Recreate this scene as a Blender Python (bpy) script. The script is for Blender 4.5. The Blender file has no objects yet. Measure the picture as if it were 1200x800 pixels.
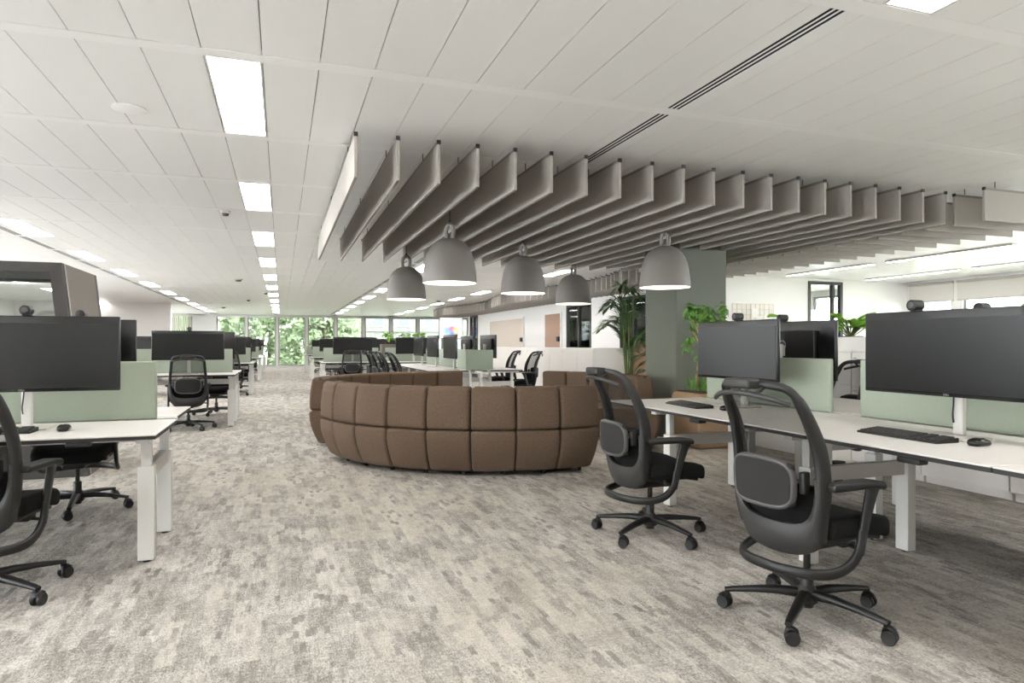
import bpy, bmesh, math, random
from mathutils import Vector, Matrix
random.seed(7)
S = bpy.context.scene
C = bpy.context.collection
R = math.radians
PI = math.pi

# ---------------------------------------------------------------- camera
H = 1.2                      # eye height
HC = 2.755                   # ceiling height
cam_d = bpy.data.cameras.new('camera')
cam = bpy.data.objects.new('camera', cam_d); C.objects.link(cam)
cam.location = (0, 0, H)
cam.rotation_euler = (R(90), 0, -math.atan(270/785))
cam_d.sensor_width = 36.0
cam_d.lens = 785/1200*36
cam_d.shift_y = 3/1200
cam_d.clip_end = 300
S.camera = cam

# ---------------------------------------------------------------- world, exposure
S.view_settings.view_transform = 'Standard'
S.view_settings.look = 'None'
S.view_settings.gamma = 1
S.view_settings.use_curve_mapping = False
S.view_settings.exposure = 1.66
W = bpy.data.worlds.new('overcast'); S.world = W; W.use_nodes = True
bg = W.node_tree.nodes['Background']
bg.inputs['Color'].default_value = (0.94, 0.96, 1.02, 1)
bg.inputs['Strength'].default_value = 10.5
LIGHT_PANEL = 9.0            # emission of the ceiling light panels
PENDANT = 5.0

# ---------------------------------------------------------------- materials
def lin(c):
    c = c/255
    return c/12.92 if c <= .04045 else ((c+.055)/1.055)**2.4
def rgb(r, g, b): return (lin(r), lin(g), lin(b), 1)
MATS = {}
def mat(name, col, rough=.5, metal=0, spec=.5, var=.04, scale=8, bump=0, bscale=200, emit=None, es=1, coat=0):
    m = bpy.data.materials.new(name); m.use_nodes = True
    nt = m.node_tree; N = nt.nodes; L = nt.links
    p = N['Principled BSDF']
    p.inputs['Roughness'].default_value = rough
    p.inputs['Metallic'].default_value = metal
    p.inputs['Specular IOR Level'].default_value = spec
    p.inputs['Coat Weight'].default_value = coat
    tc = N.new('ShaderNodeTexCoord')
    if var:
        n = N.new('ShaderNodeTexNoise'); n.inputs['Scale'].default_value = scale; n.inputs['Detail'].default_value = 3
        L.new(tc.outputs['Object'], n.inputs['Vector'])
        r = N.new('ShaderNodeMapRange'); r.inputs['To Min'].default_value = 1-var; r.inputs['To Max'].default_value = 1+var
        L.new(n.outputs['Fac'], r.inputs['Value'])
        x = N.new('ShaderNodeVectorMath'); x.operation = 'SCALE'; x.inputs[0].default_value = col[:3]
        L.new(r.outputs['Result'], x.inputs['Scale']); L.new(x.outputs['Vector'], p.inputs['Base Color'])
    else:
        p.inputs['Base Color'].default_value = col
    if bump:
        n2 = N.new('ShaderNodeTexNoise'); n2.inputs['Scale'].default_value = bscale; n2.inputs['Detail'].default_value = 2
        L.new(tc.outputs['Object'], n2.inputs['Vector'])
        b = N.new('ShaderNodeBump'); b.inputs['Strength'].default_value = bump; b.inputs['Distance'].default_value = .002
        L.new(n2.outputs['Fac'], b.inputs['Height']); L.new(b.outputs['Normal'], p.inputs['Normal'])
    if emit:
        p.inputs['Emission Color'].default_value = emit; p.inputs['Emission Strength'].default_value = es
    MATS[name] = m
    return m

M_ceil = mat('ceiling_metal', rgb(238, 237, 235), .36, spec=.5, var=.012, scale=1.5)
M_strip = mat('ceiling_strip', rgb(243, 242, 240), .42, var=.01)
M_slab = mat('ceiling_void', rgb(95, 93, 90), .9, var=0)
M_wall = mat('wall_paint', rgb(234, 232, 229), .75, var=.015, scale=2, bump=.05, bscale=120)
M_wallb = mat('wall_beige', rgb(208, 196, 183), .7, var=.02)
M_door = mat('door_brown', rgb(170, 138, 118), .55, var=.05, scale=5)
M_felt = mat('baffle_felt', rgb(160, 155, 148), .95, spec=.15, var=.05, scale=60, bump=.3, bscale=500)
M_raill = mat('grey_rail', rgb(120, 116, 110), .6, var=0)
M_rail = mat('black_rail', rgb(32, 31, 30), .6, var=0)
M_white = mat('white_laminate', rgb(206, 202, 196), .38, var=.012, scale=3)
M_metalw = mat('white_powdercoat', rgb(206, 204, 199), .45, var=.015)
M_metalg = mat('grey_powdercoat', rgb(186, 182, 175), .45, var=.02)
M_edge = mat('black_edge', rgb(30, 29, 28), .5, var=0)
M_black = mat('black_plastic', rgb(19, 19, 18), .48, var=.06, scale=30)
M_blackg = mat('black_gloss', rgb(18, 18, 18), .25, var=.03)
M_dgrey = mat('charcoal_plastic', rgb(40, 39, 38), .5, var=.05, scale=20)
M_mgrey = mat('grey_plastic', rgb(68, 67, 66), .45, var=.04)
M_fab = mat('black_fabric', rgb(18, 18, 18), .95, spec=.2, var=.15, scale=150, bump=.4, bscale=700)
M_fabg = mat('charcoal_fabric', rgb(46, 45, 44), .9, spec=.2, var=.12, scale=200, bump=.3, bscale=700)
M_screen = mat('monitor_glass', rgb(15, 15, 15), .3, spec=.5, var=.02)
M_green = mat('sage_felt', rgb(152, 160, 144), .95, spec=.15, var=.05, scale=90, bump=.3, bscale=600)
M_sage = mat('sage_paint', rgb(96, 99, 86), .65, var=.02, bump=.03)
M_podd = mat('pod_dark', rgb(56, 53, 50), .7, var=.04)
M_podt = mat('pod_taupe', rgb(112, 105, 97), .85, var=.05, scale=40)
M_lamp = mat('pendant_grey', rgb(122, 117, 111), .55, var=.015)
M_lampi = mat('pendant_inside', rgb(240, 236, 228), .5, var=0)
M_bulb = mat('pendant_diffuser', rgb(255, 250, 240), .5, var=0, emit=(1, .93, .82, 1), es=PENDANT)
M_light = mat('light_diffuser', rgb(255, 255, 252), .5, var=0, emit=(1, .975, .97, 1), es=LIGHT_PANEL)
M_linear = mat('linear_diffuser', rgb(255, 255, 252), .5, var=0, emit=(1, .975, .97, 1), es=4.5)
M_lframe = mat('light_frame', rgb(225, 223, 218), .5, var=0)
M_slot = mat('slot_dark', rgb(12, 12, 12), .8, var=0)
M_mull = mat('mullion_grey', rgb(150, 148, 146), .5, var=.02)
M_mullw = mat('mullion_white', rgb(214, 212, 208), .5, var=.02)
M_dframe = mat('dark_frame', rgb(58, 57, 56), .5, var=.02)
M_blind = mat('blind_fabric', rgb(214, 210, 203), .9, var=.03, scale=30)
M_cab = mat('cabinet_white', rgb(230, 226, 220), .5, var=.02)
M_tan = mat('planter_tan', rgb(150, 124, 98), .75, var=.05)
M_wood = mat('wood_tan', rgb(150, 120, 94), .6, var=.08, scale=12)
M_wire = mat('pale_wire', rgb(222, 206, 178), .5, var=.02)
M_soil = mat('soil', rgb(60, 46, 36), 1, var=.3, scale=60)
M_stem = mat('stem_tan', rgb(168, 138, 96), .8, var=.12, scale=30)
M_stemg = mat('stem_green', rgb(96, 110, 56), .7, var=.1)
M_leafd = mat('leaf_dark', rgb(62, 92, 46), .5, var=.25, scale=9)
M_leafm = mat('leaf_mid', rgb(92, 136, 50), .5, var=.25, scale=9)
M_leafl = mat('leaf_light', rgb(124, 176, 52), .45, var=.2, scale=12)
M_tree = mat('tree_leaf', rgb(148, 162, 126), .7, var=.4, scale=.8)
M_bark = mat('bark', rgb(96, 84, 70), .95, var=.2)
M_bld = mat('facade_pale', rgb(140, 138, 134), .8, var=.04, scale=.6)
M_bldw = mat('facade_window', rgb(120, 126, 132), .2, var=.05)
M_grass = mat('outside_ground', rgb(150, 158, 132), .95, var=.2, scale=.5)
M_paper = mat('paper', rgb(240, 238, 232), .8, var=0)
M_key = mat('key_cap', rgb(52, 51, 50), .5, var=0)
M_logo = mat('logo_silver', rgb(170, 170, 170), .35, metal=.6, var=0)

def fabric_weave(name, c1, c2):
    m = mat(name, c1, .95, spec=.15, var=0)
    nt = m.node_tree; N = nt.nodes; L = nt.links; p = N['Principled BSDF']
    tc = N.new('ShaderNodeTexCoord'); mixs = []
    for s in ((70, 70, 700), (500, 500, 60)):
        mp = N.new('ShaderNodeMapping'); mp.inputs['Scale'].default_value = s
        n = N.new('ShaderNodeTexNoise'); n.inputs['Scale'].default_value = 1; n.inputs['Detail'].default_value = 2
        L.new(tc.outputs['Object'], mp.inputs['Vector']); L.new(mp.outputs['Vector'], n.inputs['Vector']); mixs.append(n)
    a = N.new('ShaderNodeMath'); a.operation = 'ADD'
    L.new(mixs[0].outputs['Fac'], a.inputs[0]); L.new(mixs[1].outputs['Fac'], a.inputs[1])
    r = N.new('ShaderNodeMapRange'); r.inputs['From Min'].default_value = .65; r.inputs['From Max'].default_value = 1.35
    L.new(a.outputs[0], r.inputs['Value'])
    mx = N.new('ShaderNodeMix'); mx.data_type = 'RGBA'; mx.inputs['A'].default_value = c1; mx.inputs['B'].default_value = c2
    L.new(r.outputs['Result'], mx.inputs['Factor']); L.new(mx.outputs['Result'], p.inputs['Base Color'])
    b = N.new('ShaderNodeBump'); b.inputs['Strength'].default_value = .35; b.inputs['Distance'].default_value = .002
    L.new(a.outputs[0], b.inputs['Height']); L.new(b.outputs['Normal'], p.inputs['Normal'])
    return m
M_sofa = fabric_weave('sofa_weave', rgb(77, 63, 51), rgb(118, 100, 85))

def see_through(name, col, alpha, rough=.9, gloss=False):
    m = bpy.data.materials.new(name); m.use_nodes = True
    nt = m.node_tree; N = nt.nodes; L = nt.links
    for n in list(N): N.remove(n)
    o = N.new('ShaderNodeOutputMaterial'); t = N.new('ShaderNodeBsdfTransparent'); mx = N.new('ShaderNodeMixShader')
    if gloss:
        t.inputs['Color'].default_value = col
        g = N.new('ShaderNodeBsdfGlossy'); g.inputs['Roughness'].default_value = .03
        fr = N.new('ShaderNodeFresnel'); fr.inputs['IOR'].default_value = 1.35
        L.new(fr.outputs[0], mx.inputs[0]); L.new(t.outputs[0], mx.inputs[1]); L.new(g.outputs[0], mx.inputs[2])
    else:
        d = N.new('ShaderNodeBsdfDiffuse'); d.inputs['Color'].default_value = col
        tc = N.new('ShaderNodeTexCoord'); n = N.new('ShaderNodeTexNoise'); n.inputs['Scale'].default_value = 400
        L.new(tc.outputs['Object'], n.inputs['Vector'])
        r = N.new('ShaderNodeMapRange'); r.inputs['To Min'].default_value = alpha-.15; r.inputs['To Max'].default_value = alpha+.15
        L.new(n.outputs['Fac'], r.inputs['Value'])
        L.new(r.outputs[0], mx.inputs[0]); L.new(t.outputs[0], mx.inputs[1]); L.new(d.outputs[0], mx.inputs[2])
    L.new(mx.outputs[0], o.inputs['Surface'])
    return m
M_mesh = see_through('chair_mesh', rgb(40, 39, 38), .60)
M_glassf = see_through('solar_glass', (.46, .48, .47, 1), 0, gloss=True)
M_glass = see_through('window_glass', (.96, .98, .97, 1), 0, gloss=True)

def carpet():
    m = mat('carpet', rgb(180, 174, 165), .98, spec=.1, var=0)
    nt = m.node_tree; N = nt.nodes; L = nt.links; p = N['Principled BSDF']
    g = N.new('ShaderNodeNewGeometry')
    def mp(sx, sy, off=0):
        k = N.new('ShaderNodeMapping'); k.inputs['Scale'].default_value = (sx, sy, 1); k.inputs['Location'].default_value = (off, off*.7, 0)
        L.new(g.outputs['Position'], k.inputs['Vector']); return k.outputs['Vector']
    def noise(v, det=3, rough=.6):
        n = N.new('ShaderNodeTexNoise'); n.inputs['Scale'].default_value = 1; n.inputs['Detail'].default_value = det; n.inputs['Roughness'].default_value = rough
        L.new(v, n.inputs['Vector']); return n.outputs['Fac']
    def cells(sx, sy, off):
        # rectangular blocks, each column of blocks shifted by its own amount
        v0 = mp(sx, sy, off)
        jit = N.new('ShaderNodeTexNoise'); jit.inputs['Scale'].default_value = 3.2; jit.inputs['Detail'].default_value = 3; L.new(v0, jit.inputs['Vector'])
        js = N.new('ShaderNodeVectorMath'); js.operation = 'MULTIPLY_ADD'; js.inputs[1].default_value = (.55, .55, 0); L.new(jit.outputs['Color'], js.inputs[0]); L.new(v0, js.inputs[2])
        v = js.outputs['Vector']
        s = N.new('ShaderNodeSeparateXYZ'); L.new(v, s.inputs[0])
        fx = N.new('ShaderNodeMath'); fx.operation = 'FLOOR'; L.new(s.outputs['X'], fx.inputs[0])
        w1 = N.new('ShaderNodeTexWhiteNoise'); w1.noise_dimensions = '1D'; L.new(fx.outputs[0], w1.inputs['W'])
        ay = N.new('ShaderNodeMath'); ay.operation = 'MULTIPLY_ADD'; ay.inputs[1].default_value = 7
        L.new(w1.outputs['Value'], ay.inputs[0]); L.new(s.outputs['Y'], ay.inputs[2])
        fy = N.new('ShaderNodeMath'); fy.operation = 'FLOOR'; L.new(ay.outputs[0], fy.inputs[0])
        c = N.new('ShaderNodeCombineXYZ'); L.new(fx.outputs[0], c.inputs['X']); L.new(fy.outputs[0], c.inputs['Y'])
        w2 = N.new('ShaderNodeTexWhiteNoise'); w2.noise_dimensions = '2D'; L.new(c.outputs[0], w2.inputs['Vector'])
        return w2.outputs['Value']
    def math_(op, a, b):
        k = N.new('ShaderNodeMath'); k.operation = op
        for i, q in enumerate((a, b)):
            if isinstance(q, (int, float)): k.inputs[i].default_value = q
            else: L.new(q, k.inputs[i])
        return k.outputs[0]
    def rng(v, a, b, c=0, d=1):
        r = N.new('ShaderNodeMapRange'); r.inputs['From Min'].default_value = a; r.inputs['From Max'].default_value = b
        r.inputs['To Min'].default_value = c; r.inputs['To Max'].default_value = d; L.new(v, r.inputs['Value']); return r.outputs['Result']
    def mix(f, a, b):
        k = N.new('ShaderNodeMix'); k.data_type = 'RGBA'
        if isinstance(f, (int, float)): k.inputs['Factor'].default_value = f
        else: L.new(f, k.inputs['Factor'])
        for nm, q in (('A', a), ('B', b)):
            if isinstance(q, tuple): k.inputs[nm].default_value = q
            else: L.new(q, k.inputs[nm])
        return k.outputs['Result']
    big = noise(mp(.55, .4, 3), 4)
    med = noise(mp(3.2, 1.6, 9), 4, .65)
    streak = noise(mp(34, 8, 1), 4, .75)
    cross = noise(mp(9, 46, 14), 4, .75)
    fine = noise(mp(150, 70, 5), 3, .8)
    cl = cells(16, 4.5, 2); cs = cells(40, 13, 8)
    tone = math_('ADD', math_('MULTIPLY', streak, .45), math_('ADD', math_('MULTIPLY', med, .34), math_('MULTIPLY', cl, .13)))
    tone = math_('ADD', tone, math_('MULTIPLY', cross, .22))
    tone = math_('ADD', tone, math_('MULTIPLY', math_('SUBTRACT', fine, .5), .85))
    col = mix(rng(tone, .42, .77), rgb(122, 117, 110), rgb(208, 203, 195))
    col = mix(rng(math_('ADD', big, math_('MULTIPLY', math_('SUBTRACT', cl, .5), .2)), .48, .66, 0, .42), col, rgb(176, 167, 152))
    dk = math_('MULTIPLY', rng(cs, .86, .90), rng(math_('ADD', fine, math_('MULTIPLY', med, .8)), .86, 1.02))
    col = mix(math_('MULTIPLY', dk, .68), col, rgb(88, 85, 81))
    spk = math_('MULTIPLY', rng(noise(mp(80, 34, 20), 3, .8), .545, .60), rng(noise(mp(1.9, 1.1, 31), 4), .50, .60))
    col = mix(math_('MULTIPLY', spk, .7), col, rgb(104, 101, 97))
    L.new(col, p.inputs['Base Color'])
    b = N.new('ShaderNodeBump'); b.inputs['Strength'].default_value = .5; b.inputs['Distance'].default_value = .004
    L.new(fine, b.inputs['Height']); L.new(b.outputs['Normal'], p.inputs['Normal'])
    return m
M_carpet = carpet()

# ---------------------------------------------------------------- mesh helpers
class MB:
    def __init__(s): s.v = []; s.f = []
    def add(s, vs, fs):
        o = len(s.v); s.v += [tuple(v) for v in vs]; s.f += [tuple(i+o for i in f) for f in fs]; return s
    def box(s, x0, x1, y0, y1, z0, z1):
        return s.add([(x0,y0,z0),(x1,y0,z0),(x1,y1,z0),(x0,y1,z0),(x0,y0,z1),(x1,y0,z1),(x1,y1,z1),(x0,y1,z1)],
                     [(0,3,2,1),(4,5,6,7),(0,1,5,4),(1,2,6,5),(2,3,7,6),(3,0,4,7)])
    def cbox(s, c, d): return s.box(c[0]-d[0]/2, c[0]+d[0]/2, c[1]-d[1]/2, c[1]+d[1]/2, c[2]-d[2]/2, c[2]+d[2]/2)
    def rbox(s, x0, x1, y0, y1, z0, z1, r, n=3, fn=None, mid=1):
        """box with rounded edges; fn maps each point afterwards"""
        lo = (x0,y0,z0); hi = (x1,y1,z1)
        def samp(a, b):
            k = [a + r*(1-math.cos(PI/2*i/n)) if False else a + r*(i/n) for i in range(n)]
            m_ = [a + r + (b-a-2*r)*i/mid for i in range(mid+1)]
            return k + m_ + [b - r + r*(i/n) for i in range(1, n+1)]
        ax = [samp(lo[i], hi[i]) for i in range(3)]
        idx = {}; vs = []; fs = []
        def vert(p):
            key = tuple(round(q, 6) for q in p)
            if key not in idx:
                q = [min(max(p[i], lo[i]+r), hi[i]-r) for i in range(3)]
                d = Vector([p[i]-q[i] for i in range(3)])
                if d.length > 1e-9: d = d.normalized()*r
                w = (q[0]+d.x, q[1]+d.y, q[2]+d.z)
                idx[key] = len(vs); vs.append(fn(*w) if fn else w)
            return idx[key]
        for a in range(3):
            b, c = (a+1) % 3, (a+2) % 3
            for side in (0, 1):
                fixed = lo[a] if side == 0 else hi[a]
                for i in range(len(ax[b])-1):
                    for j in range(len(ax[c])-1):
                        q = []
                        for (ii, jj) in ((i,j),(i+1,j),(i+1,j+1),(i,j+1)):
                            p = [0,0,0]; p[a] = fixed; p[b] = ax[b][ii]; p[c] = ax[c][jj]; q.append(vert(p))
                        fs.append(tuple(q) if side else tuple(reversed(q)))
        return s.add(vs, fs)
    def tube(s, path, w, h=None, n=8, up=(0,0,1), closed=False, sq=1.0, cap=True):
        """sweep an ellipse (half width w, half height h; numbers or lists) along path"""
        P = [Vector(p) for p in path]; m = len(P); up = Vector(up)
        vs = []; fs = []
        for i, p in enumerate(P):
            if closed: t = P[(i+1) % m] - P[i-1]
            else: t = P[min(i+1, m-1)] - P[max(i-1, 0)]
            t.normalize()
            sd = t.cross(up)
            if sd.length < 1e-4: sd = t.cross(Vector((1,0,0)))
            sd.normalize(); u2 = sd.cross(t)
            ww = w[i] if isinstance(w, (list, tuple)) else w
            hh = (h[i] if isinstance(h, (list, tuple)) else h) if h is not None else ww
            for k in range(n):
                a = 2*PI*k/n; ca, sa = math.cos(a), math.sin(a)
                ca = math.copysign(abs(ca)**sq, ca); sa = math.copysign(abs(sa)**sq, sa)
                vs.append(p + sd*ca*ww + u2*sa*hh)
        for i in range(m if closed else m-1):
            j = (i+1) % m
            for k in range(n):
                l = (k+1) % n
                fs.append((i*n+k, i*n+l, j*n+l, j*n+k))
        if cap and not closed:
            fs.append(tuple(reversed(range(n)))); fs.append(tuple(range((m-1)*n, m*n)))
        return s.add(vs, fs)
    def cyl(s, p0, p1, r0, r1=None, n=12): return s.tube([p0, p1], [r0, r0 if r1 is None else r1], n=n)
    def lathe(s, prof, n=32, c=(0,0,0), caps=True):
        vs = []; fs = []; m = len(prof)
        for (r, z) in prof:
            for k in range(n):
                a = 2*PI*k/n; vs.append((c[0]+r*math.cos(a), c[1]+r*math.sin(a), c[2]+z))
        for i in range(m-1):
            for k in range(n):
                l = (k+1) % n; fs.append((i*n+k, i*n+l, (i+1)*n+l, (i+1)*n+k))
        if caps:
            fs.append(tuple(reversed(range(n)))); fs.append(tuple(range((m-1)*n, m*n)))
        return s.add(vs, fs)
    def grid(s, rows, thick=None):
        """surface through a grid of points; thick = offset vector gives it a back and sides"""
        a = len(rows); b = len(rows[0]); vs = [tuple(p) for r in rows for p in r]
        fs = [(i*b+j, i*b+j+1, (i+1)*b+j+1, (i+1)*b+j) for i in range(a-1) for j in range(b-1)]
        if thick:
            o = a*b; t = Vector(thick); vs += [tuple(Vector(p)+t) for p in vs]
            fs += [tuple(reversed([q+o for q in f])) for f in fs]
            rim = [j for j in range(b)] + [i*b+b-1 for i in range(1, a)] + [(a-1)*b+j for j in range(b-2, -1, -1)] + [i*b for i in range(a-2, 0, -1)]
            for k in range(len(rim)):
                p, q = rim[k], rim[(k+1) % len(rim)]; fs.append((q, p, p+o, q+o))
        return s.add(vs, fs)
    def mesh(s, name, smooth=None, fixn=True):
        me = bpy.data.meshes.new(name); me.from_pydata(s.v, [], s.f); me.update()
        if fixn:
            bm = bmesh.new(); bm.from_mesh(me); bmesh.ops.recalc_face_normals(bm, faces=bm.faces); bm.to_mesh(me); bm.free()
        if smooth is not None:
            for p in me.polygons: p.use_smooth = True
            if smooth < 180: me.set_sharp_from_angle(angle=R(smooth))
        return me
    def build(s, name, m, parent=None, smooth=None, fixn=True):
        me = s.mesh(name, smooth, fixn); me.materials.append(m)
        o = bpy.data.objects.new(name, me); C.objects.link(o)
        if parent: o.parent = parent
        return o
def spline(pts, n=6, closed=False):
    P = [Vector(p) for p in pts]; m = len(P); out = []
    for i in range(m if closed else m-1):
        g = lambda k: P[k % m] if closed else P[min(max(k, 0), m-1)]
        a, b, c, d = g(i-1), g(i), g(i+1), g(i+2)
        for k in range(n):
            t = k/n; out.append(.5*((2*b)+(c-a)*t+(2*a-5*b+4*c-d)*t*t+(3*b-a-3*c+d)*t**3))
    if not closed: out.append(P[-1])
    return out
def lerp_table(tab, z):
    for (a, b), (c, d) in zip(tab, tab[1:]):
        if z <= c: t = max(0, min(1, (z-a)/(c-a))); t = t*t*(3-2*t)*.5+t*.5; return b+(d-b)*t
    return tab[-1][1]
def thing(name, label, cat, loc=(0,0,0), rz=0, group=None):
    o = bpy.data.objects.new(name, None); C.objects.link(o); o.empty_display_size = .1
    o.location = loc; o.rotation_euler = (0, 0, rz); return tag(o, label, cat, group)
def tag(o, label, cat, group=None):
    o['label'] = label; o['category'] = cat
    if group: o['group'] = group
    return o
def struct(o): o['kind'] = 'structure'; return o
def inst(o, parent, loc=None, rz=None):
    c = o.copy(); C.objects.link(c); c.parent = parent
    if loc is not None: c.location = loc
    if rz is not None: c.rotation_euler = (0, 0, rz)
    return c
def dup(root, loc, rz, label=None, group=None):
    r = root.copy(); C.objects.link(r); r.location = loc; r.rotation_euler = (0, 0, rz)
    if label: r['label'] = label
    if group: r['group'] = group
    def rec(a, b):
        for ch in KIDS.get(a.name, ()):
            c = ch.copy(); C.objects.link(c); c.parent = b; rec(ch, c)
    rec(root, r)
    return r
KIDS = {}
def register(root):
    for o in list(C.objects):
        if o.parent: KIDS.setdefault(o.parent.name, [])
    for o in list(C.objects):
        if o.parent and o not in KIDS[o.parent.name]: KIDS[o.parent.name].append(o)
    return root

# ================================================================ the room
X0, X1, Y0, Y1 = -9.0, 15.0, -4.0, 38.0
struct(MB().box(X0-.2, X1+.2, Y0-.2, Y1+.2, -.1, 0).build('floor', M_carpet))

def wall(name, axis, pos, t, a0, a1, openings, m=M_wall, z0=0, z1=HC+.12):
    """wall plane at pos (thickness t), running a0..a1, with openings (a, b, zlo, zhi)"""
    mb = MB(); ops = sorted(openings)
    def seg(a, b, lo, hi):
        if b-a < 1e-4 or hi-lo < 1e-4: return
        p0, p1 = min(pos, pos+t), max(pos, pos+t)
        if axis == 'x': mb.box(p0, p1, a, b, lo, hi)
        else: mb.box(a, b, p0, p1, lo, hi)
    cur = a0
    for (a, b, lo, hi) in ops:
        seg(cur, a, z0, z1); seg(a, b, z0, lo); seg(a, b, hi, z1); cur = b
    seg(cur, a1, z0, z1)
    return struct(mb.build(name, m))
WN = [0]
def window(axis, pos, a, b, lo, hi, fm, fw=.05, depth=.1, transoms=(), bars=(), name='window', glass=M_glass):
    """frame with a glass pane in every light"""
    WN[0] += 1
    o = bpy.data.objects.new('%s_%d' % (name, WN[0]), None); C.objects.link(o); o['kind'] = 'structure'
    def bx(mb, a_, b_, l_, h_, d): 
        if axis == 'x': mb.box(pos-d/2, pos+d/2, a_, b_, l_, h_)
        else: mb.box(a_, b_, pos-d/2, pos+d/2, l_, h_)
    mb = MB()
    bx(mb, a, a+fw, lo, hi, depth); bx(mb, b-fw, b, lo, hi, depth); bx(mb, a+fw, b-fw, lo, lo+fw, depth); bx(mb, a+fw, b-fw, hi-fw, hi, depth)
    for z in transoms: bx(mb, a+fw, b-fw, z-fw/2, z+fw/2, depth)
    mb.build('window_frame', fm, o)
    xs = [a+fw] + list(bars) + [b-fw]
    for x in bars:
        m2 = MB(); bx(m2, x-fw/2, x+fw/2, lo+fw, hi-fw, depth*.9); m2.build('glazing_bar', fm, o)
    for p, q in zip(xs, xs[1:]):
        m2 = MB(); e = fw/2 if len(xs) > 2 else 0
        bx(m2, p+(e if p != a+fw else 0), q-(e if q != b-fw else 0), lo+fw, hi-fw, .012); m2.build('pane', glass, o)
    return o

# left wall with a row of windows
lops = [(y, y+2.2, .4, 2.45) for y in (-3.4, 0, 3.5, 7, 10.5, 14, 17.5, 31, 34.5)]
wall('wall_left', 'x', X0, -.2, Y0, Y1, lops)
for (a, b, lo, hi) in lops: window('x', X0-.1, a, b, lo, hi, M_mullw, bars=((a+b)/2,))
# wall behind the camera
bops = [(12.2, 14.6, .9, 2.4)]  # unseen window, added to let daylight onto the right side
wall('wall_back', 'y', Y0, -.2, X0, X1, bops)
for (a, b, lo, hi) in bops: window('y', Y0-.1, a, b, lo, hi, M_mullw, bars=((a+b)/2,))
# glazed far wall
fx = [-3.27+1.52*k for k in range(13)]
fops = [(-5.25, -4.35, .05, 2.68)] + [(a+.06, b-.06, .04, 2.68) for a, b in zip(fx, fx[1:])]
wall('wall_far', 'y', Y1, .2, X0, X1, fops, M_mullw)
for (a, b, lo, hi) in fops: window('y', Y1+.1, a, b, lo, hi, M_mull, fw=.06, glass=M_glassf)
tr = MB().box(X0, X1, Y1-.06, Y1-.005, 2.62, 2.70).build('trim_1', M_mullw); struct(tr)
# right wall
rops = [(11.6, 12.62, .8, 2.66)] + [(y, y+2.85, .8, 2.66) for y in (8.5, 5.4, 2.3, -.8, -3.6)] + [(y, y+2.6, .9, 2.6) for y in (13.4, 16.4, 19.4, 22.4, 25.2)]
wall('wall_right', 'x', X1, .2, Y0, Y1, rops)
for (a, b, lo, hi) in rops: window('x', X1+.1, a, b, lo, hi, M_mull, fw=.06, transoms=(1.75,), bars=((a+b)/2,) if b-a > 1.5 else ())
# inner walls
gl1 = (11.86, 12.9, .02, 2.7)
wall('wall_meeting', 'y', 12.8, .12, 7.75, X1, [gl1])
window('y', 12.83, *gl1, M_dframe, fw=.07, bars=(12.62,))
cops = [(13.2, 14.47, .02, 2.32), (16.08, 17.69, .02, 2.31), (26.9, 28.1, .1, 2.4)]
wall('wall_corridor', 'x', 7.75, .12, 12.8, 28.3, cops)
for (a, b, lo, hi) in cops: window('x', 7.78, a, b, lo, hi, M_dframe, fw=.06, bars=((a+b)/2,), transoms=(.5,))
wall('wall_corridor_end', 'y', 28.3, .12, 7.75, X1, [])
wall('wall_core', 'y', 28.2, .3, X0, -3.98, [])
def door(n, y0, y1, zt, m, handle=True):
    o = bpy.data.objects.new('door_%d' % n, None); C.objects.link(o); o['kind'] = 'structure'
    MB().box(7.70, 7.745, y0+.05, y1-.05, .01, zt-.05).build('door_leaf', m, o)
    mb = MB(); mb.box(7.69, 7.75, y0, y0+.05, 0, zt); mb.box(7.69, 7.75, y1-.05, y1, 0, zt); mb.box(7.69, 7.75, y0+.05, y1-.05, zt-.05, zt)
    mb.build('door_frame', M_wall, o)
    if handle:
        mb = MB(); mb.rbox(7.64, 7.70, y0+.08, y0+.24, 1.28, 1.42, .015); mb.build('card_reader', M_black, o)
        MB().tube(spline([(7.70, y0+.12, 1.0), (7.655, y0+.12, 1.0), (7.65, y0+.16, 1.0), (7.65, y0+.26, 1.0)], 4), .011).build('door_handle', M_black, o, 60)
door(1, 18.0, 19.3, 2.15, M_door)
door(2, 21.2, 25.1, 2.12, M_wallb)
for i, (ax, p, a, b) in enumerate((('y', 12.8, 7.75, 11.86), ('y', 12.8, 12.9, X1), ('x', X1, -3.9, 12.8), ('x', X0, -3.9, 28.2))):
    mb = MB()
    if ax == 'y': mb.box(a, b, p-.015, p, 0, .1)
    else: mb.box(p-(.015 if p > 0 else 0), p+(0 if p > 0 else .015), a, b, 0, .1)
    struct(mb.build('baseboard_' + ('meeting', 'meeting_end', 'right', 'left')[i], M_wall))

# ---------------------------------------------------------------- ceiling
ceil = struct(MB().box(X0-.2, X1+.2, Y0-.2, Y1+.2, HC+.055, HC+.12).build('ceiling', M_slab))
def proj(x, y, z):
    c_, s_ = math.cos(math.atan(270/785)), math.sin(math.atan(270/785))
    D = s_*x+c_*y
    if D < .3: return None
    return (600+785*(c_*x-s_*y)/D, 403-785*(z-H)/D, D)
def in_view(x, y, z, m=40):
    p = proj(x, y, z)
    return bool(p) and -m < p[0] < 1200+m and -m < p[1] < 800+m
lights = []                                   # (i, j): panel columns and modules that hold a light
for j in range(-4, 23, 2):
    lights.append((-1, j)); lights.append((-11, j)); lights.append((-21, j))
    if j < 0 or j >= 6: lights.append((9, j))
    if j <= -2 or j >= 6: lights.append((19, j))
    if j <= 0: lights.append((29, j)); lights.append((39, j))
    if 8 <= j <= 14: lights.append((31, j)); lights.append((42, j))  # unseen lights added to brighten the rooms behind the corridor glass
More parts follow.
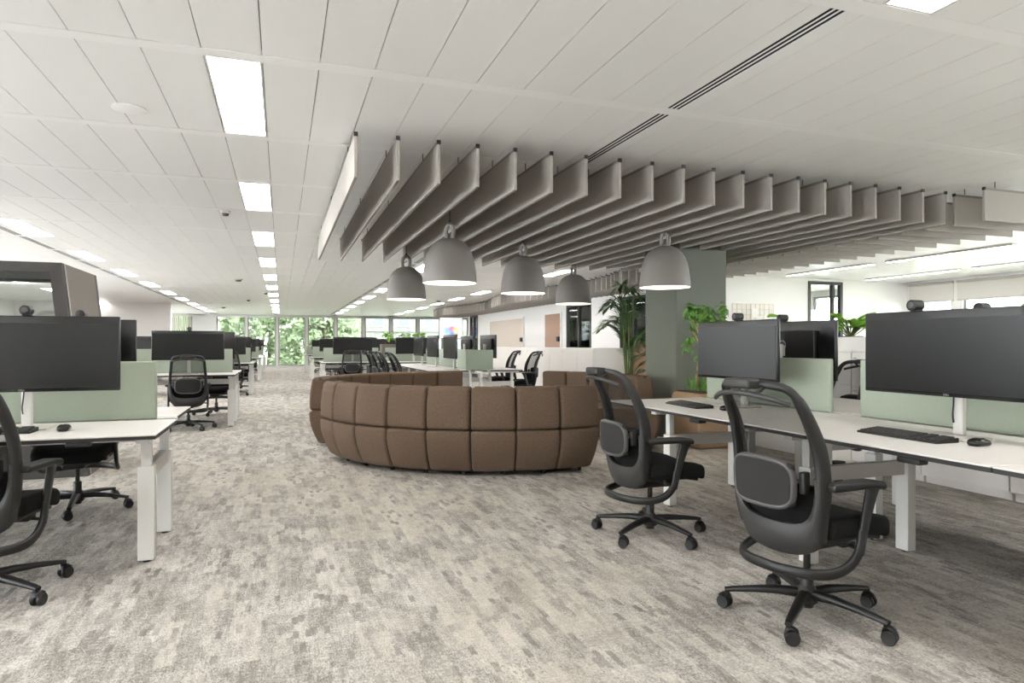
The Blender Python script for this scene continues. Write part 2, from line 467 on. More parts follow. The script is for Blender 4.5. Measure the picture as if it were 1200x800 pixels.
LS = set(lights)
slots = [(8, j) for j in range(-4, 22)] + [(-12, j) for j in range(-4, 22)]
SS = set(slots)
pm = MB().box(-.1475, .1475, -.699, .699, 0, .02).mesh('ceiling_panel'); pm.materials.append(M_ceil)
cand = []; rest = MB()
for i in range(-30, 51):
    for j in range(-6, 23):
        x = -.1+.3*i+.15; y = 3.9+1.5*j+.75
        if x < X0 or x > X1 or y < Y0 or y > Y1 or (i, j) in LS or (i, j) in SS: continue
        p = proj(x, y, HC)
        vis = in_view(x, y, HC, 90)
        cand.append(((p[2] if p else 0) if vis else 999, x, y))
cand.sort()
for k, (D, x, y) in enumerate(cand):
    if k < 300 and D < 900:
        o = bpy.data.objects.new('ceiling_panel', pm); C.objects.link(o); o.parent = ceil; o.location = (x, y, HC)
    else:
        rest.box(x-.1475, x+.1475, y-.699, y+.699, HC, HC+.02)
o = rest.build('ceiling_panels', M_ceil, ceil, fixn=False); o['kind'] = 'stuff'
for j in range(-5, 23):
    y = 3.9+1.5*j
    MB().box(X0, X1, y-.05, y+.05, HC-.002, HC+.03).build('ceiling_strip', M_strip, ceil)

# ceiling lights
fr = MB(); w, l = .147, .699
fr.box(-w, w, -l, -l+.012, 0, .03); fr.box(-w, w, l-.012, l, 0, .03); fr.box(-w, -w+.012, -l+.012, l-.012, 0, .03); fr.box(w-.012, w, -l+.012, l-.012, 0, .03); fr.box(-w, w, -l, l, .03, .04)
frm = fr.mesh('light_frame'); frm.materials.append(M_lframe)
df = MB().box(-w+.013, w-.013, -l+.013, l-.013, .006, .012).mesh('diffuser'); df.materials.append(M_light)
ROWN = {-1: 'above the central aisle', -11: 'beside the air slot on the pod side of the aisle', -21: 'beyond the air slot, behind the pod',
        9: 'beside the air slot near the pendant lamps', 19: 'near the wavy hanging baffles', 29: 'over the storage cabinets', 39: 'by the windows with roller blinds', 31: 'added to brighten the rooms behind the corridor wall', 42: 'added to brighten the rooms near the outer windows'}
for (i, j) in lights:
    x = -.1+.3*i+.15; y = 3.9+1.5*j+.75
    if y > Y1-.7 or x > X1 or x < X0: continue
    t = thing('ceiling_light', 'flush rectangular ceiling light panel %s' % ROWN[i], 'ceiling light', (x, y, HC), 0, 'ceiling lights %s' % ROWN[i])
    for nm, me in (('light_frame', frm), ('diffuser', df)):
        o = bpy.data.objects.new(nm, me); C.objects.link(o); o.parent = t
# air slots
sb = MB(); sb.box(-.1475, -.05, -.699, .699, 0, .02); sb.box(.05, .1475, -.699, .699, 0, .02)
for k in (-1, 0, 1, 2): sb.box(-.05+.033*(k+1)-.005-.0, -.05+.033*(k+1)+.005, -.699, .699, 0, .003)
sbm = sb.mesh('slot_blades'); sbm.materials.append(M_ceil)
sd = MB().box(-.05, .05, -.699, .699, .0035, .012).mesh('slot_void'); sd.materials.append(M_slot)
for (i, j) in slots:
    x = -.1+.3*i+.15; y = 3.9+1.5*j+.75
    nm_ = 'between the pendant lamps and far windows' if i == 8 else 'over the desks on the pod side'
    t = thing('air_slot', 'ceiling panel with three dark linear air slots %s' % nm_, 'air vent', (x, y, HC), 0, 'air slots %s' % nm_)
    for nm, me in (('slot_blades', sbm), ('slot_void', sd)):
        o = bpy.data.objects.new(nm, me); C.objects.link(o); o.parent = t
# ceiling speaker, detectors
t = thing('ceiling_speaker', 'round white speaker grille set in the ceiling panels', 'speaker', (-.95, 5.0, HC))
MB().lathe([(.10, 0), (.105, -.008), (.085, -.012)], 32).build('rim', M_strip, t, 40)
MB().lathe([(.083, -.006), (.08, -.009), (.01, -.011)], 32).build('grille', M_metalg, t, 40)
for (x, y, r) in ((-.98, 17.3, .1), (-.45, 21.5, .07), (-1.1, 25.2, .07), (-2.3, 30.5, .09), (-.62, 8.5, .055), (5.3, 23.5, .09)):
    t = thing('smoke_detector', 'small round dark detector fixed under the ceiling panels', 'smoke detector', (x, y, HC), 0, 'ceiling detectors')
    MB().lathe([(r, 0), (r, -.02), (r*.8, -.03)], 20).build('base', M_metalg, t, 40)
    MB().lathe([(r*.7, -.03), (r*.6, -.055), (r*.2, -.06)], 20).build('sensor', M_dgrey, t, 40)
# linear lights over the meeting side
for (x, y) in ((10.7, 8.4), (10.7, 11.0), (13.2, 8.6), (13.2, 11.2), (10.7, 5.2), (13.2, 5.4)):
    t = thing('linear_light', 'long slim linear light fixed under the ceiling near the blinds', 'ceiling light', (x, y, HC), 0, 'linear lights near the blinds')
    MB().box(-.06, .06, -1.15, 1.15, -.035, 0).build('housing', M_lframe, t)
    MB().box(-.05, .05, -1.13, 1.13, -.04, -.0352).build('diffuser', M_linear, t)

# ---------------------------------------------------------------- outside
struct(MB().box(-60, 80, 38.3, 120, -1.2, -1).build('ground', M_grass))
struct(MB().box(15.3, 80, -30, 38.3, -4.2, -4).build('ground_side', M_grass))
def tree(x, y, h, rad, label, seed, z0=-1):
    rnd = random.Random(seed)
    t = thing('tree', label, 'tree', (x, y, z0), 0)
    mb = MB(); mb.tube(spline([(0,0,0), (.1,.05,h*.3), (-.05,.1,h*.55), (.05,0,h*.85)], 4), [.2-.012*i for i in range(13)], n=8)
    for k in range(6):
        a = k*1.05; zz = h*(.3+.09*k)
        mb.tube([(0,0,zz), (math.cos(a)*rad*.4, math.sin(a)*rad*.4, zz+.5), (math.cos(a)*rad*.75, math.sin(a)*rad*.75, zz+.9)], [.07, .05, .02], n=6)
    mb.build('trunk', M_bark, t, 60)
    lf = MB(); blobs = []
    for k in range(34):
        a = rnd.uniform(0, 2*PI); zz = rnd.uniform(.08, 1)*h; r = rad*rnd.uniform(.2, .85)*math.sin(PI*min(.92, max(.3, zz/h)))
        blobs.append((math.cos(a)*r, math.sin(a)*r, zz, rnd.uniform(.5, 1.0)*rad*.36))
    for (bx_, by, bz, br) in blobs:
        for q in range(150):
            d = Vector((rnd.gauss(0,1), rnd.gauss(0,1), rnd.gauss(0,1))).normalized()*br*rnd.uniform(.55, 1)
            c = Vector((bx_, by, bz)) + d
            u = Vector((rnd.gauss(0,1), rnd.gauss(0,1), rnd.gauss(0,1))).normalized(); v = u.orthogonal().normalized()
            s = rnd.uniform(.12, .24)
            lf.add([c-u*s, c+v*s*.5, c+u*s, c-v*s*.5], [(0,1,2,3)])
    o = lf.build('foliage', M_tree, t, fixn=False); o['kind'] = 'stuff'
    return t
for k, (x, y, h, r, lb) in enumerate(((-3.2, 45, 8, 2.3, 'leafy pale green tree outside, beside the white core wall'), (.9, 49, 9, 2.4, 'leafy green tree outside the window facing the aisle'),
        (2.6, 44.5, 6.5, 2.3, 'smaller bushy green tree outside, next to the pale building'), (-6.2, 50, 10, 3.2, 'tall green tree outside, taller and farther back than the others'), (-.9, 53, 11, 3.4, 'tall pale tree outside, farther back behind the others'))):
    tree(x, y, h, r, lb, 11+k)
def building(name, label, x0, x1, y0, y1, zt, face, z0=-1):
    t = thing(name, label, 'building', ((x0+x1)/2, (y0+y1)/2, z0)); cx, cy = (x0+x1)/2, (y0+y1)/2
    MB().box(x0-cx, x1-cx, y0-cy, y1-cy, 0, zt-z0).build('wall', M_bld, t)
    z = .9
    while z+1.7 < zt-z0:
        a = (x0 if face == 'y' else y0)+.8; e = x1 if face == 'y' else y1
        if face == 'y': MB().box(x0-cx-.05, x1-cx+.05, y0-cy-.12, y0-cy, z-.45, z-.25).build('ledge', M_bld, t)
        else: MB().box(x0-cx-.12, x0-cx, y0-cy, y1-cy, z-.45, z-.25).build('ledge', M_bld, t)
        while a+1.2 < e:
            if face == 'y':
                f = MB().box(a-cx, a+1.2-cx, y0-cy-.06, y0-cy+.02, z, z+1.6).build('window', M_mullw, t)
                MB().box(a-cx+.08, a+1.12-cx, y0-cy-.065, y0-cy-.061, z+.08, z+1.52).build('pane', M_bldw, f)
            else:
                f = MB().box(x0-cx-.06, x0-cx+.02, a-cy, a+1.2-cy, z, z+1.6).build('window', M_mullw, t)
                MB().box(x0-cx-.065, x0-cx-.061, a-cy+.08, a+1.12-cy, z+.08, z+1.52).build('pane', M_bldw, f)
            a += 2.4
        z += 2.9
    return t
building('office_building', 'pale stone building across the street behind the planter greenery', 4.5, 26, 62, 70, 11, 'y')
building('office_building', 'pale building seen below the roller blinds', 34, 42, 4, 30, 8, 'x', -4)

# roller blinds on the right wall
for (a, b, lo, hi) in rops[:3]:
    t = thing('roller_blind', 'pale grey roller blind half lowered over a window beyond the cabinets', 'blind', (X1-.05, (a+b)/2, 0), 0, 'roller blinds beyond the cabinets')
    hw = (b-a)/2+.08
    MB().box(-.004, .004, -hw, hw, 2.24, 2.66).build('fabric', M_blind, t)
    MB().cyl((-.01, -hw, 2.66), (-.01, hw, 2.66), .03).build('roller', M_metalg, t, 60)
    MB().box(-.012, .012, -hw, hw, 2.215, 2.245).build('bottom_bar', M_metalg, t)
t = thing('vertical_blind', 'white vertical slat blind beside the white wall at the far end', 'blind', (-4.8, 37.7, 0))
for k in range(8):
    x = -.38+.11*k; MB().add([(x-.03, -.03, .06), (x+.03, .03, .06), (x+.03, .03, 2.66), (x-.03, -.03, 2.66), (x-.027, -.034, .06), (x+.033, .026, .06), (x+.033, .026, 2.66), (x-.027, -.034, 2.66)],
        [(0,1,2,3), (7,6,5,4), (0,4,5,1), (1,5,6,2), (2,6,7,3), (3,7,4,0)]).build('slat', M_blind, t)
MB().box(-.45, .45, -.04, .04, 2.66, 2.72).build('headrail', M_metalw, t)

# ---------------------------------------------------------------- column
cl = struct(MB().rbox(4.63, 5.37, 7.2, 7.94, 0, HC+.04, .012, 2).build('column', M_sage))

# ================================================================ office chair (faces +x)
XB = [(.30, -.18), (.40, -.192), (.50, -.212), (.62, -.215), (.72, -.22), (.85, -.255), (.95, -.30), (1.06, -.36)]
WB = [(.30, .13), (.36, .185), (.45, .215), (.60, .225), (.75, .222), (.90, .208), (.98, .200), (1.06, .19)]
def xb(z): return lerp_table(XB, z)
def wb(z): return lerp_table(WB, z)
def bp(y, z, off=0):               # point on the back surface, wrapped slightly around the sitter
    return Vector((xb(z)+.05*(y/.22)**2+off, y, z))
def office_chair(label, group, base_rot=R(66)):
    t = thing('office_chair', label, 'chair', (0,0,0), 0, group)
    MB().lathe([(.022, .05), (.045, .07), (.047, .115), (.036, .13), (.03, .14)], 20).build('base_hub', M_black, t, 40)
    spoke = MB().tube([(.03, 0, .105), (.12, 0, .108), (.22, 0, .10), (.315, 0, .088), (.345, 0, .083)], [.027, .024, .021, .018, .015], [.021, .018, .014, .011, .010], n=10, sq=.7).mesh('base_spoke', 50); spoke.materials.append(M_black)
    cm = MB()
    for s in (-1, 1): cm.lathe([(.012, -.009), (.026, -.010), (.030, -.005), (.030, .005), (.026, .010), (.012, .009)], 18)
    half = len(cm.v)//2
    for i, (x, y, z) in enumerate(cm.v):
        off = -.016 if i < half else .016
        cm.v[i] = (x+.012, z+off, y+.031)
    cm.tube(spline([(-.012, 0, .045), (-.006, 0, .062), (.012, 0, .068), (.032, 0, .056)], 4), .022, .006, n=8)
    cm.cyl((-.004, 0, .055), (-.004, 0, .085), .008, n=8)
    castor = cm.mesh('castor', 40); castor.materials.append(M_black)
    for k in range(5):
        a = base_rot + k*2*PI/5
        for nm, me, rr, rot in (('base_spoke', spoke, 0, a), ('castor', castor, .335, a+(.7, -.5, 1.9, .2, -1.2)[k])):
            o = bpy.data.objects.new(nm, me); C.objects.link(o); o.parent = t
            o.location = (rr*math.cos(a), rr*math.sin(a), 0); o.rotation_euler = (0, 0, rot)
    mb = MB(); mb.lathe([(.026, .045), (.027, .05), (.027, .20), (.024, .205), (.015, .206), (.015, .33)], 18); mb.build('gas_column', M_black, t, 40)
    mb = MB(); mb.rbox(-.16, .12, -.075, .075, .31, .385, .02, 2); mb.rbox(-.02, .06, -.20, .20, .355, .39, .012, 2); mb.build('seat_mechanism', M_black, t, 40)
    mb = MB(); mb.tube([(.02, -.19, .365), (.02, -.25, .36)], .008, n=8); mb.build('lever', M_black, t, 40)
    def seatf(x, y, z):
        k = max(0, (x-.10)/.18); z2 = z - .035*k*k
        z2 += .018*(abs(y)/.24)**2.5 if z > .43 else 0
        return (x*(1-.06*(abs(y)/.24)**3), y*(1-.12*k*k+.0), z2)
    MB().rbox(-.135, .285, -.24, .24, .40, .475, .034, 3, seatf, 6).build('seat', M_fab, t, 180)
    MB().rbox(-.12, .24, -.20, .20, .378, .408, .012, 2, seatf, 4).build('seat_shell', M_black, t, 60)
    # back frame: closed loop
    top = 1.035; pts = []
    zs = [.40, .50, .62, .75, .86, .94]
    for z in zs: pts.append(bp(wb(z), z))
    pts += [bp(.19, .995), bp(.165, 1.024), bp(.10, top), bp(0, top+.003), bp(-.10, top), bp(-.165, 1.024), bp(-.19, .995)]
    for z in reversed(zs): pts.append(bp(-wb(z), z))
    pts = spline(pts, 4)
    ww = [lerp_table([(.40, .030), (.60, .038), (.80, .034), (.95, .024), (1.0, .017), (1.1, .017)], p.z) for p in pts]; hh = [.019 if p.z < .98 else .014 for p in pts]
    MB().tube(pts, ww, hh, n=10, up=(0, 1, 0), sq=.75).build('back_frame', M_black, t, 60)
    rows = []
    for i in range(14):
        z = .60+(1.02-.60)*i/13; w = min(wb(z), .19 if z > .98 else 1)-.004
        if z > 1.0: w = .16
        rows.append([bp(-w+2*w*j/12, z) for j in range(13)])
    MB().grid(rows).build('back_mesh', M_mesh, t, 180)
    rows = []
    for i in range(8):
        z = .40+(.62-.40)*i/7; w = wb(z)-.01
        rows.append([bp(-w+2*w*j/10, z, .012) for j in range(11)])
    MB().grid(rows, (.03, 0, 0)).build('back_upholstery', M_fab, t, 40)
    # U-shaped lower shell
    rows = []
    outer = [bp(.236, .66), bp(.24, .58), bp(.236, .50), bp(.222, .43), bp(.19, .365), bp(.12, .33), bp(0, .322)]
    inner = [bp(.205, .66), bp(.205, .59), bp(.195, .53), bp(.172, .485), bp(.13, .462), bp(.07, .455), bp(0, .453)]
    outer = spline(outer + [Vector((p.x, -p.y, p.z)) for p in reversed(outer[:-1])], 3); inner = spline(inner + [Vector((p.x, -p.y, p.z)) for p in reversed(inner[:-1])], 3)
    for a, b in zip(outer, inner):
        row = []
        for k in range(6):
            q = a.lerp(b, k/5); bul = -.022-.018*math.sin(PI*k/5); row.append(q+Vector((bul, 0, 0)))
        rows.append(row)
    MB().grid(rows, (.024, 0, 0)).build('back_shell', M_dgrey, t, 50)
    # lumbar pad, with a paler rim
    def padf(x, y, z): b = bp(y, z); return (b.x-.062+x, y, z)
    MB().rbox(-.016, .02, -.158, .158, .528, .722, .016, 3, lambda x, y, z: padf(x, y*(1-.0), .625+(z-.625)*(1-.12*(abs(y)/.158)**4)), 8).build('lumbar_pad', M_fabg, t, 60)
    rim = []
    for k in range(36):
        a = 2*PI*k/36; ca, sa = math.cos(a), math.sin(a)
        y = .158*math.copysign(abs(ca)**.55, ca); z = .625+.098*math.copysign(abs(sa)**.6, sa); rim.append(Vector(padf(-.002, y, z)))
    MB().tube(rim, .012, .016, n=8, up=(1, 0, 0), closed=True).build('lumbar_rim', M_mgrey, t, 180)
    for s in (-1, 1):
        MB().rbox(-.02, .02, -.014, .014, -.045, .045, .008, 2, lambda x, y, z: tuple(Vector(padf(.03+x, s*.178, .64+z))+Vector((0, y, 0)))).build('pad_bracket', M_black, t, 60)
    # arm ring sweeping under and behind the back, arms
    ring = [(.03, -.25, .44), (.015, -.25, .36), (-.04, -.245, .30), (-.12, -.232, .275), (-.20, -.18, .272), (-.255, -.09, .275), (-.268, 0, .277)]
    ring = ring + [(x, -y, z) for (x, y, z) in reversed(ring[:-1])]
    MB().tube(spline(ring, 5), .014, .022, n=10, sq=.8).build('arm_ring', M_black, t, 60)
    for s in (-1, 1):
        up = MB(); path = spline([(.012, s*.25, .34), (.04, s*.251, .45), (.062, s*.252, .53), (.085, s*.252, .60), (.09, s*.252, .615)], 4)
        m_ = len(path); up.tube(path, [.013]*m_, [.022+.026*(i/(m_-1))**2 for i in range(m_)], n=10, up=(1, 0, 0), sq=.75)
        up.build('arm_support', M_black, t, 60)
        def armf(x, y, z): return (x, s*.252+y*(1-.25*max(0, -x-.05)/.12), z-.018*max(0, (x-.04)/.11)**2)
        MB().rbox(-.165, .135, -.038, .038, .612, .645, .015, 3, armf, 5).build('arm_pad', M_black, t, 60)
    # coat hanger bar and its clip
    hp = [bp(y, 1.0)+Vector((-.05-.03*(1-(y/.2)**2), 0, .0-.035*(y/.2)**2)) for y in (-.21, -.17, -.10, 0, .10, .17, .21)]
    MB().tube(spline(hp, 4), .010, .011, n=10).build('coat_hanger', M_dgrey, t, 60)
    MB().rbox(-.05, .02, -.075, .075, -.022, .02, .012, 3, lambda x, y, z: tuple(bp(y, 1.04)+Vector((x-.015, 0, z-.002)))).build('hanger_clip', M_dgrey, t, 60)
    for s in (-.09, .09):
        a = bp(s, 1.0)+Vector((-.075, 0, -.008)); b = bp(s, 1.03); MB().tube([a, b], .007, n=8).build('hanger_stem', M_dgrey, t, 60)
    return register(t)
chair0 = office_chair('black mesh office chair pulled up to the empty desk beside the brown sofa', None)
chair0.location = (2.19, 3.70, 0); chair0.rotation_euler = (0, 0, R(0)); 
def chair(x, y, deg, label, group=None, spin=0):
    c = dup(chair0, (x, y, 0), R(deg), label, group)
    if spin:                                    # swivel base turned under the seat
        m = Matrix.Rotation(R(spin), 4, 'Z')
        for o in C.objects:
            if o.parent == c and o.name.split('.')[0] in ('base_spoke', 'castor'):
                o.location = m @ o.location; o.rotation_euler.z += R(spin)
    return c
chair(2.19, 2.37, 6, 'black mesh office chair at the desk with the white monitor pole')
chair(-1.33, 3.80, 80, 'black mesh office chair at the desk in front of the dark pod', spin=34)
chair(-1.40, 5.62, -90, 'black office chair tucked under the desk, behind the divider facing the pod', spin=12)
chair(4.72, 4.85, 172, 'black office chair between the green divider and the white storage cabinets')

# ================================================================ bench desks
MES = {}
def shared(key, fn, m, smooth=None):
    if key not in MES:
        me = fn().mesh(key[0], smooth); me.materials.append(m); MES[key] = me
    return MES[key]
def put(name, me, parent, loc=(0,0,0), rz=0):
    o = bpy.data.objects.new(name, me); C.objects.link(o); o.parent = parent; o.location = loc; o.rotation_euler = (0, 0, rz); return o
def bench(label, loc, rz, spans_f, spans_r, frames, frames_r=None, extra=(), half=.9, zf=.74, zr=.74, legs=(-.72, -.10), gap=.1, rear=True, detail=True, group=None):
    """row of desks back to back; local x runs along the row, front side faces local -y"""
    t = thing('bench_desk', label, 'desk', loc, rz, group)
    for side, spans, z in ((-1, spans_f, zf), (1, spans_r, zr)):
        for (a, b) in spans:
            w = b-a-.006; d = half-gap
            dt = put('desktop', shared(('desktop', round(w, 3), round(d, 3)), lambda: MB().rbox(-w/2, w/2, -d/2, d/2, -.008, 0, .003, 1), M_white), t, ((a+b)/2, side*(gap+half)/2, z))
            put('desktop_edge', shared(('desktop_edge', round(w, 3), round(d, 3)), lambda: MB().box(-w/2+.001, w/2-.001, -d/2+.001, d/2-.001, -.026, -.0085), M_edge), dt)
            if detail:
                o = put('controller', shared(('controller',), lambda: MB().rbox(-.055, .055, -.03, .03, -.026, 0, .008, 2), M_black, 50), t, ((a+b)/2+(-side)*.42, side*(half-.035), z-.027))
    for (ex, ey) in extra:
        put('leg', shared(('leg',), lambda: MB().rbox(-.042, .042, -.03, .03, .012, .53, .004, 1), M_metalw), t, (ex, ey, 0))
        put('foot_glide', shared(('foot_glide',), lambda: MB().lathe([(.02, 0), (.02, .012)], 12), M_black), t, (ex, ey, 0))
        put('lift_column', shared(('lift_column', round(zf, 3)), lambda: MB().box(-.026, .026, -.02, .02, .531, zf-.056), M_metalw), t, (ex, ey, 0))
    for side, z, flist in ((-1, zf, frames), (1, zr, frames if frames_r is None else frames_r)):
        for fx_ in flist:
            y1, y2 = legs[0]*(1 if side == -1 else -1), legs[1]*(1 if side == -1 else -1)
            fxx = fx_ + (0 if side == -1 else .0)
            for y in (y1, y2):
                put('leg', shared(('leg',), lambda: MB().rbox(-.042, .042, -.03, .03, .012, .53, .004, 1), M_metalw), t, (fxx, y, 0))
                put('foot_glide', shared(('foot_glide',), lambda: MB().lathe([(.02, 0), (.02, .012)], 12), M_black), t, (fxx, y, 0))
                put('lift_column', shared(('lift_column', round(z, 3)), lambda: MB().box(-.026, .026, -.02, .02, .531, z-.056), M_metalw), t, (fxx, y, 0))
            ya, yb = sorted((y1, y2))
            put('beam', shared(('beam', round(yb-ya, 3)), lambda: MB().box(-.02, .02, 0, yb-ya-.062, .45, .53), M_metalg), t, (fxx, ya+.031, 0))
            yo, yi = sorted((side*(gap+.02), side*(half-.05)))
            put('support_bar', shared(('support_bar', round(yi-yo, 3)), lambda: MB().box(-.03, .03, 0, yi-yo, -.028, 0), M_metalw), t, (fxx, yo, z-.027))
    a = min(s[0] for s in spans_f); b = max(s[1] for s in spans_f)
    if detail:
        for side, z in ((-1, zf), (1, zr)):
            put('tray_lid', shared(('tray_lid', round(b-a, 3)), lambda: MB().box(-(b-a)/2+.02, (b-a)/2-.02, -.022, .022, -.02, -.004), M_metalw), t, ((a+b)/2, side*.065, z))
    put('cable_tray', shared(('cable_tray', round(b-a, 3)), lambda: MB().box(-(b-a)/2+.15, (b-a)/2-.15, -.06, .06, .585, .60).box(-(b-a)/2+.15, (b-a)/2-.15, -.06, -.056, .601, .66).box(-(b-a)/2+.15, (b-a)/2-.15, .056, .06, .601, .66), M_metalg), t, ((a+b)/2, 0, 0))
    return t
def divider(label, loc, rz, length=1.39, z0=.735, z1=1.10, group=None):
    t = thing('desk_divider', label, 'divider', (loc[0], loc[1], z0), rz, group)
    h = z1-z0
    put('felt_panel', shared(('felt_panel', round(length, 2), round(h, 3)), lambda: MB().rbox(-length/2, length/2, -.0175, .0175, 0, h, .012, 2), M_green, 60), t)
    for s in (-1, 1): put('clamp', shared(('clamp',), lambda: MB().box(-.02, .02, -.03, .03, -.03, .0), M_metalg), t, (s*length*.35, 0, 0))
    return t
MW, MH = .97, .43
def text_mesh(body, size, name, m, parent, loc, rot):
    cu = bpy.data.curves.new(name, 'FONT'); cu.body = body; cu.size = size; cu.align_x = 'CENTER'; cu.align_y = 'CENTER'; cu.extrude = .0004
    tmp = bpy.data.objects.new(name+'_c', cu); C.objects.link(tmp); bpy.context.view_layer.update()
    me = bpy.data.meshes.new_from_object(tmp.evaluated_get(bpy.context.evaluated_depsgraph_get())); bpy.data.objects.remove(tmp)
    me.name = name; me.materials.clear(); me.materials.append(m)
    o = bpy.data.objects.new(name, me); C.objects.link(o); o.parent = parent; o.location = loc; o.rotation_euler = rot; return o
def monitor(label, loc, rz, group=None, lift=.20, near=False, w=MW):
    """ultrawide monitor on a pole, screen towards local -y; origin on the desktop"""
    t = thing('monitor', label, 'monitor', loc, rz, group)
    body = put('body', shared(('monitor_body', w), lambda: MB().rbox(-w/2, w/2, 0, .028, 0, MH, .006, 2), M_blackg, 50), t, (0, 0, lift))
    put('screen', shared(('screen', w), lambda: MB().box(-w/2+.008, w/2-.008, -.003, -.0005, .02, MH-.042), M_screen), body)
    put('housing', shared(('housing', w), lambda: MB().rbox(-w*.33, w*.33, .028, .06, .07, .36, .012, 2), M_black, 50), body)
    put('pole', shared(('pole', round(lift, 2)), lambda: MB().rbox(-.026, .026, .075, .105, .01, lift+.26, .006, 2), M_metalw, 50), t)
    put('arm', shared(('arm', round(lift, 2)), lambda: MB().box(-.03, .03, .0605, .0745, lift+.17, lift+.25), M_metalg), t)
    put('base_plate', shared(('base_plate',), lambda: MB().rbox(-.14, .14, -.07, .13, 0, .01, .004, 1), M_metalg), t)
    if near:
        put('cable', shared(('cable', round(lift, 2)), lambda: MB().tube(spline([(.0, .05, lift+.05), (-.01, .062, lift-.03), (-.018, .066, lift-.09), (-.015, .068, lift-.13)], 5), .004, n=6), M_black, 60), t)
        text_mesh('DELL', .014, 'brand_lettering', M_logo, body, (0, -.0008, .010), (R(90), 0, 0))
        rg = MB(); rg.tube([(.036*math.cos(2*PI*k/28), .0615, .25+.036*math.sin(2*PI*k/28)) for k in range(28)], .003, .0015, n=6, up=(0, 1, 0), closed=True)
        lg = rg.build('back_logo', M_logo, body, 60)
        text_mesh('DELL', .022, 'logo_lettering', M_logo, lg, (0, .0612, .25), (R(90), 0, PI))
    return t
def webcam(label, x, y, z, rz, group=None):
    t = thing('webcam', label, 'webcam', (x, y, z), rz, group)
    put('camera_head', shared(('camera_head',), lambda: MB().tube([(0, -.035, .03), (0, -.033, .03), (0, .03, .03), (0, .035, .03)], [.022, .028, .028, .02], n=20), M_black, 40), t)
    put('lens', shared(('lens',), lambda: MB().tube([(0, -.039, .03), (0, -.0352, .03)], [.013, .016], n=16), M_mgrey, 40), t)
    put('clip', shared(('clip',), lambda: MB().rbox(-.018, .018, -.02, .035, .0, .006, .002, 1), M_black), t)
    return t
def keyboard(label, x, y, z, rz):
    t = thing('keyboard', label, 'keyboard', (x, y, z), rz)
    put('case', shared(('case',), lambda: MB().add([(-.225,-.07,0),(.225,-.07,0),(.225,.07,0),(-.225,.07,0),(-.225,-.07,.010),(.225,-.07,.010),(.225,.07,.022),(-.225,.07,.022)], [(0,3,2,1),(4,5,6,7),(0,1,5,4),(1,2,6,5),(2,3,7,6),(3,0,4,7)]), M_black), t)
    def kf():
        mb = MB()
        for r_ in range(6):
            for c in range(22):
                if c in (15, 18): continue
                x_ = -.214+.0194*c; y_ = -.058+.0205*r_; z_ = .0115+.012*(y_+.07)/.14
                if r_ == 0 and 4 <= c <= 9:
                    if c == 4: mb.box(x_, x_+.0194*6-.003, y_, y_+.017, z_, z_+.006)
                    continue
                mb.box(x_, x_+.0165, y_, y_+.017, z_, z_+.006)
        return mb
    o = put('keys', shared(('keys',), kf, M_key), t); o['kind'] = 'stuff'
    return t
def mouse(label, x, y, z, rz):
    t = thing('mouse', label, 'mouse', (x, y, z), rz)
    def bf(): 
        mb = MB(); mb.rbox(-.031, .031, -.055, .055, 0, .036, .017, 4, lambda x, y, z: (x*(1-.15*(y/.055)**2), y, z*(1-.35*(y/.055)**2+.1*(-y/.055))), 4); return mb
    b = put('shell', shared(('shell',), bf, M_blackg, 180), t)
    put('wheel', shared(('wheel',), lambda: MB().tube([(-.004, .028, .026), (.004, .028, .026)], .009, n=12), M_mgrey, 60), b)
    return t

RC = -PI/2       # rotation of the right-hand bench: local -y -> world -x, local +x -> world -y
# right bench: centre line x = 3.52
bench('long white bench desk with grey beams beneath the monitor with the white pole', (3.52, 0, 0), RC, [(-4.94, -3.37), (-3.37, -1.80), (-1.80, -.23)], [(-4.94, -3.37), (-3.37, -1.80), (-1.80, -.23)], [-4.31, -2.93, -1.45], frames_r=[-4.75, -3.75], extra=((-3.17, -.08),), half=.99, zf=.74, zr=.74, legs=(-.80, -.10))
for yc, lb in ((4.275, 'sage green felt divider behind the desk nearest the sofas'), (2.64, 'sage green felt divider behind the monitor with the white pole'), (1.07, 'sage green felt divider at the last desk, beyond the white pole monitor')):
    divider(lb, (3.52, yc), RC, 1.39)
monitor('black ultrawide monitor on a white pole over the keyboard beside the white cabinets', (3.09, 2.42, .74), RC, near=True)
monitor('black ultrawide monitor with a lit grey screen at the desk nearest the sofas', (3.15, 4.13, .74), RC+R(2), near=True, w=.87)
monitor('black monitor seen from its back, round silver logo, behind the green divider', (3.68, 4.17, .74), RC+PI, near=True)
monitor('black monitor facing the cabinets, behind the monitor with the white pole', (3.68, 2.6, .74), RC+PI, near=True)
webcam('round black webcam on the ultrawide monitor with the white pole', 3.105, 2.60, .74+.20+MH, RC)
webcam('round webcam with pale lens on the monitor nearest the sofas', 3.16, 4.10, .74+.20+MH, RC+R(2))
webcam('black webcam on the monitor that shows its round back logo', 3.665, 4.22, .74+.20+MH, RC+PI)
webcam('black webcam on the monitor facing the cabinets behind the white pole monitor', 3.665, 2.66, .74+.20+MH, RC+PI)
keyboard('black keyboard on the white desk under the monitor with the white pole', 2.915, 2.50, .74, RC)
mouse('black mouse on the white desk beside the keyboard under the white pole monitor', 2.98, 2.175, .74, RC+R(5))
keyboard('black keyboard on the white desk nearest the sofas', 2.86, 4.28, .74, RC+R(-4))
mouse('black mouse beside the keyboard on the desk nearest the sofas', 2.92, 3.90, .74, RC)

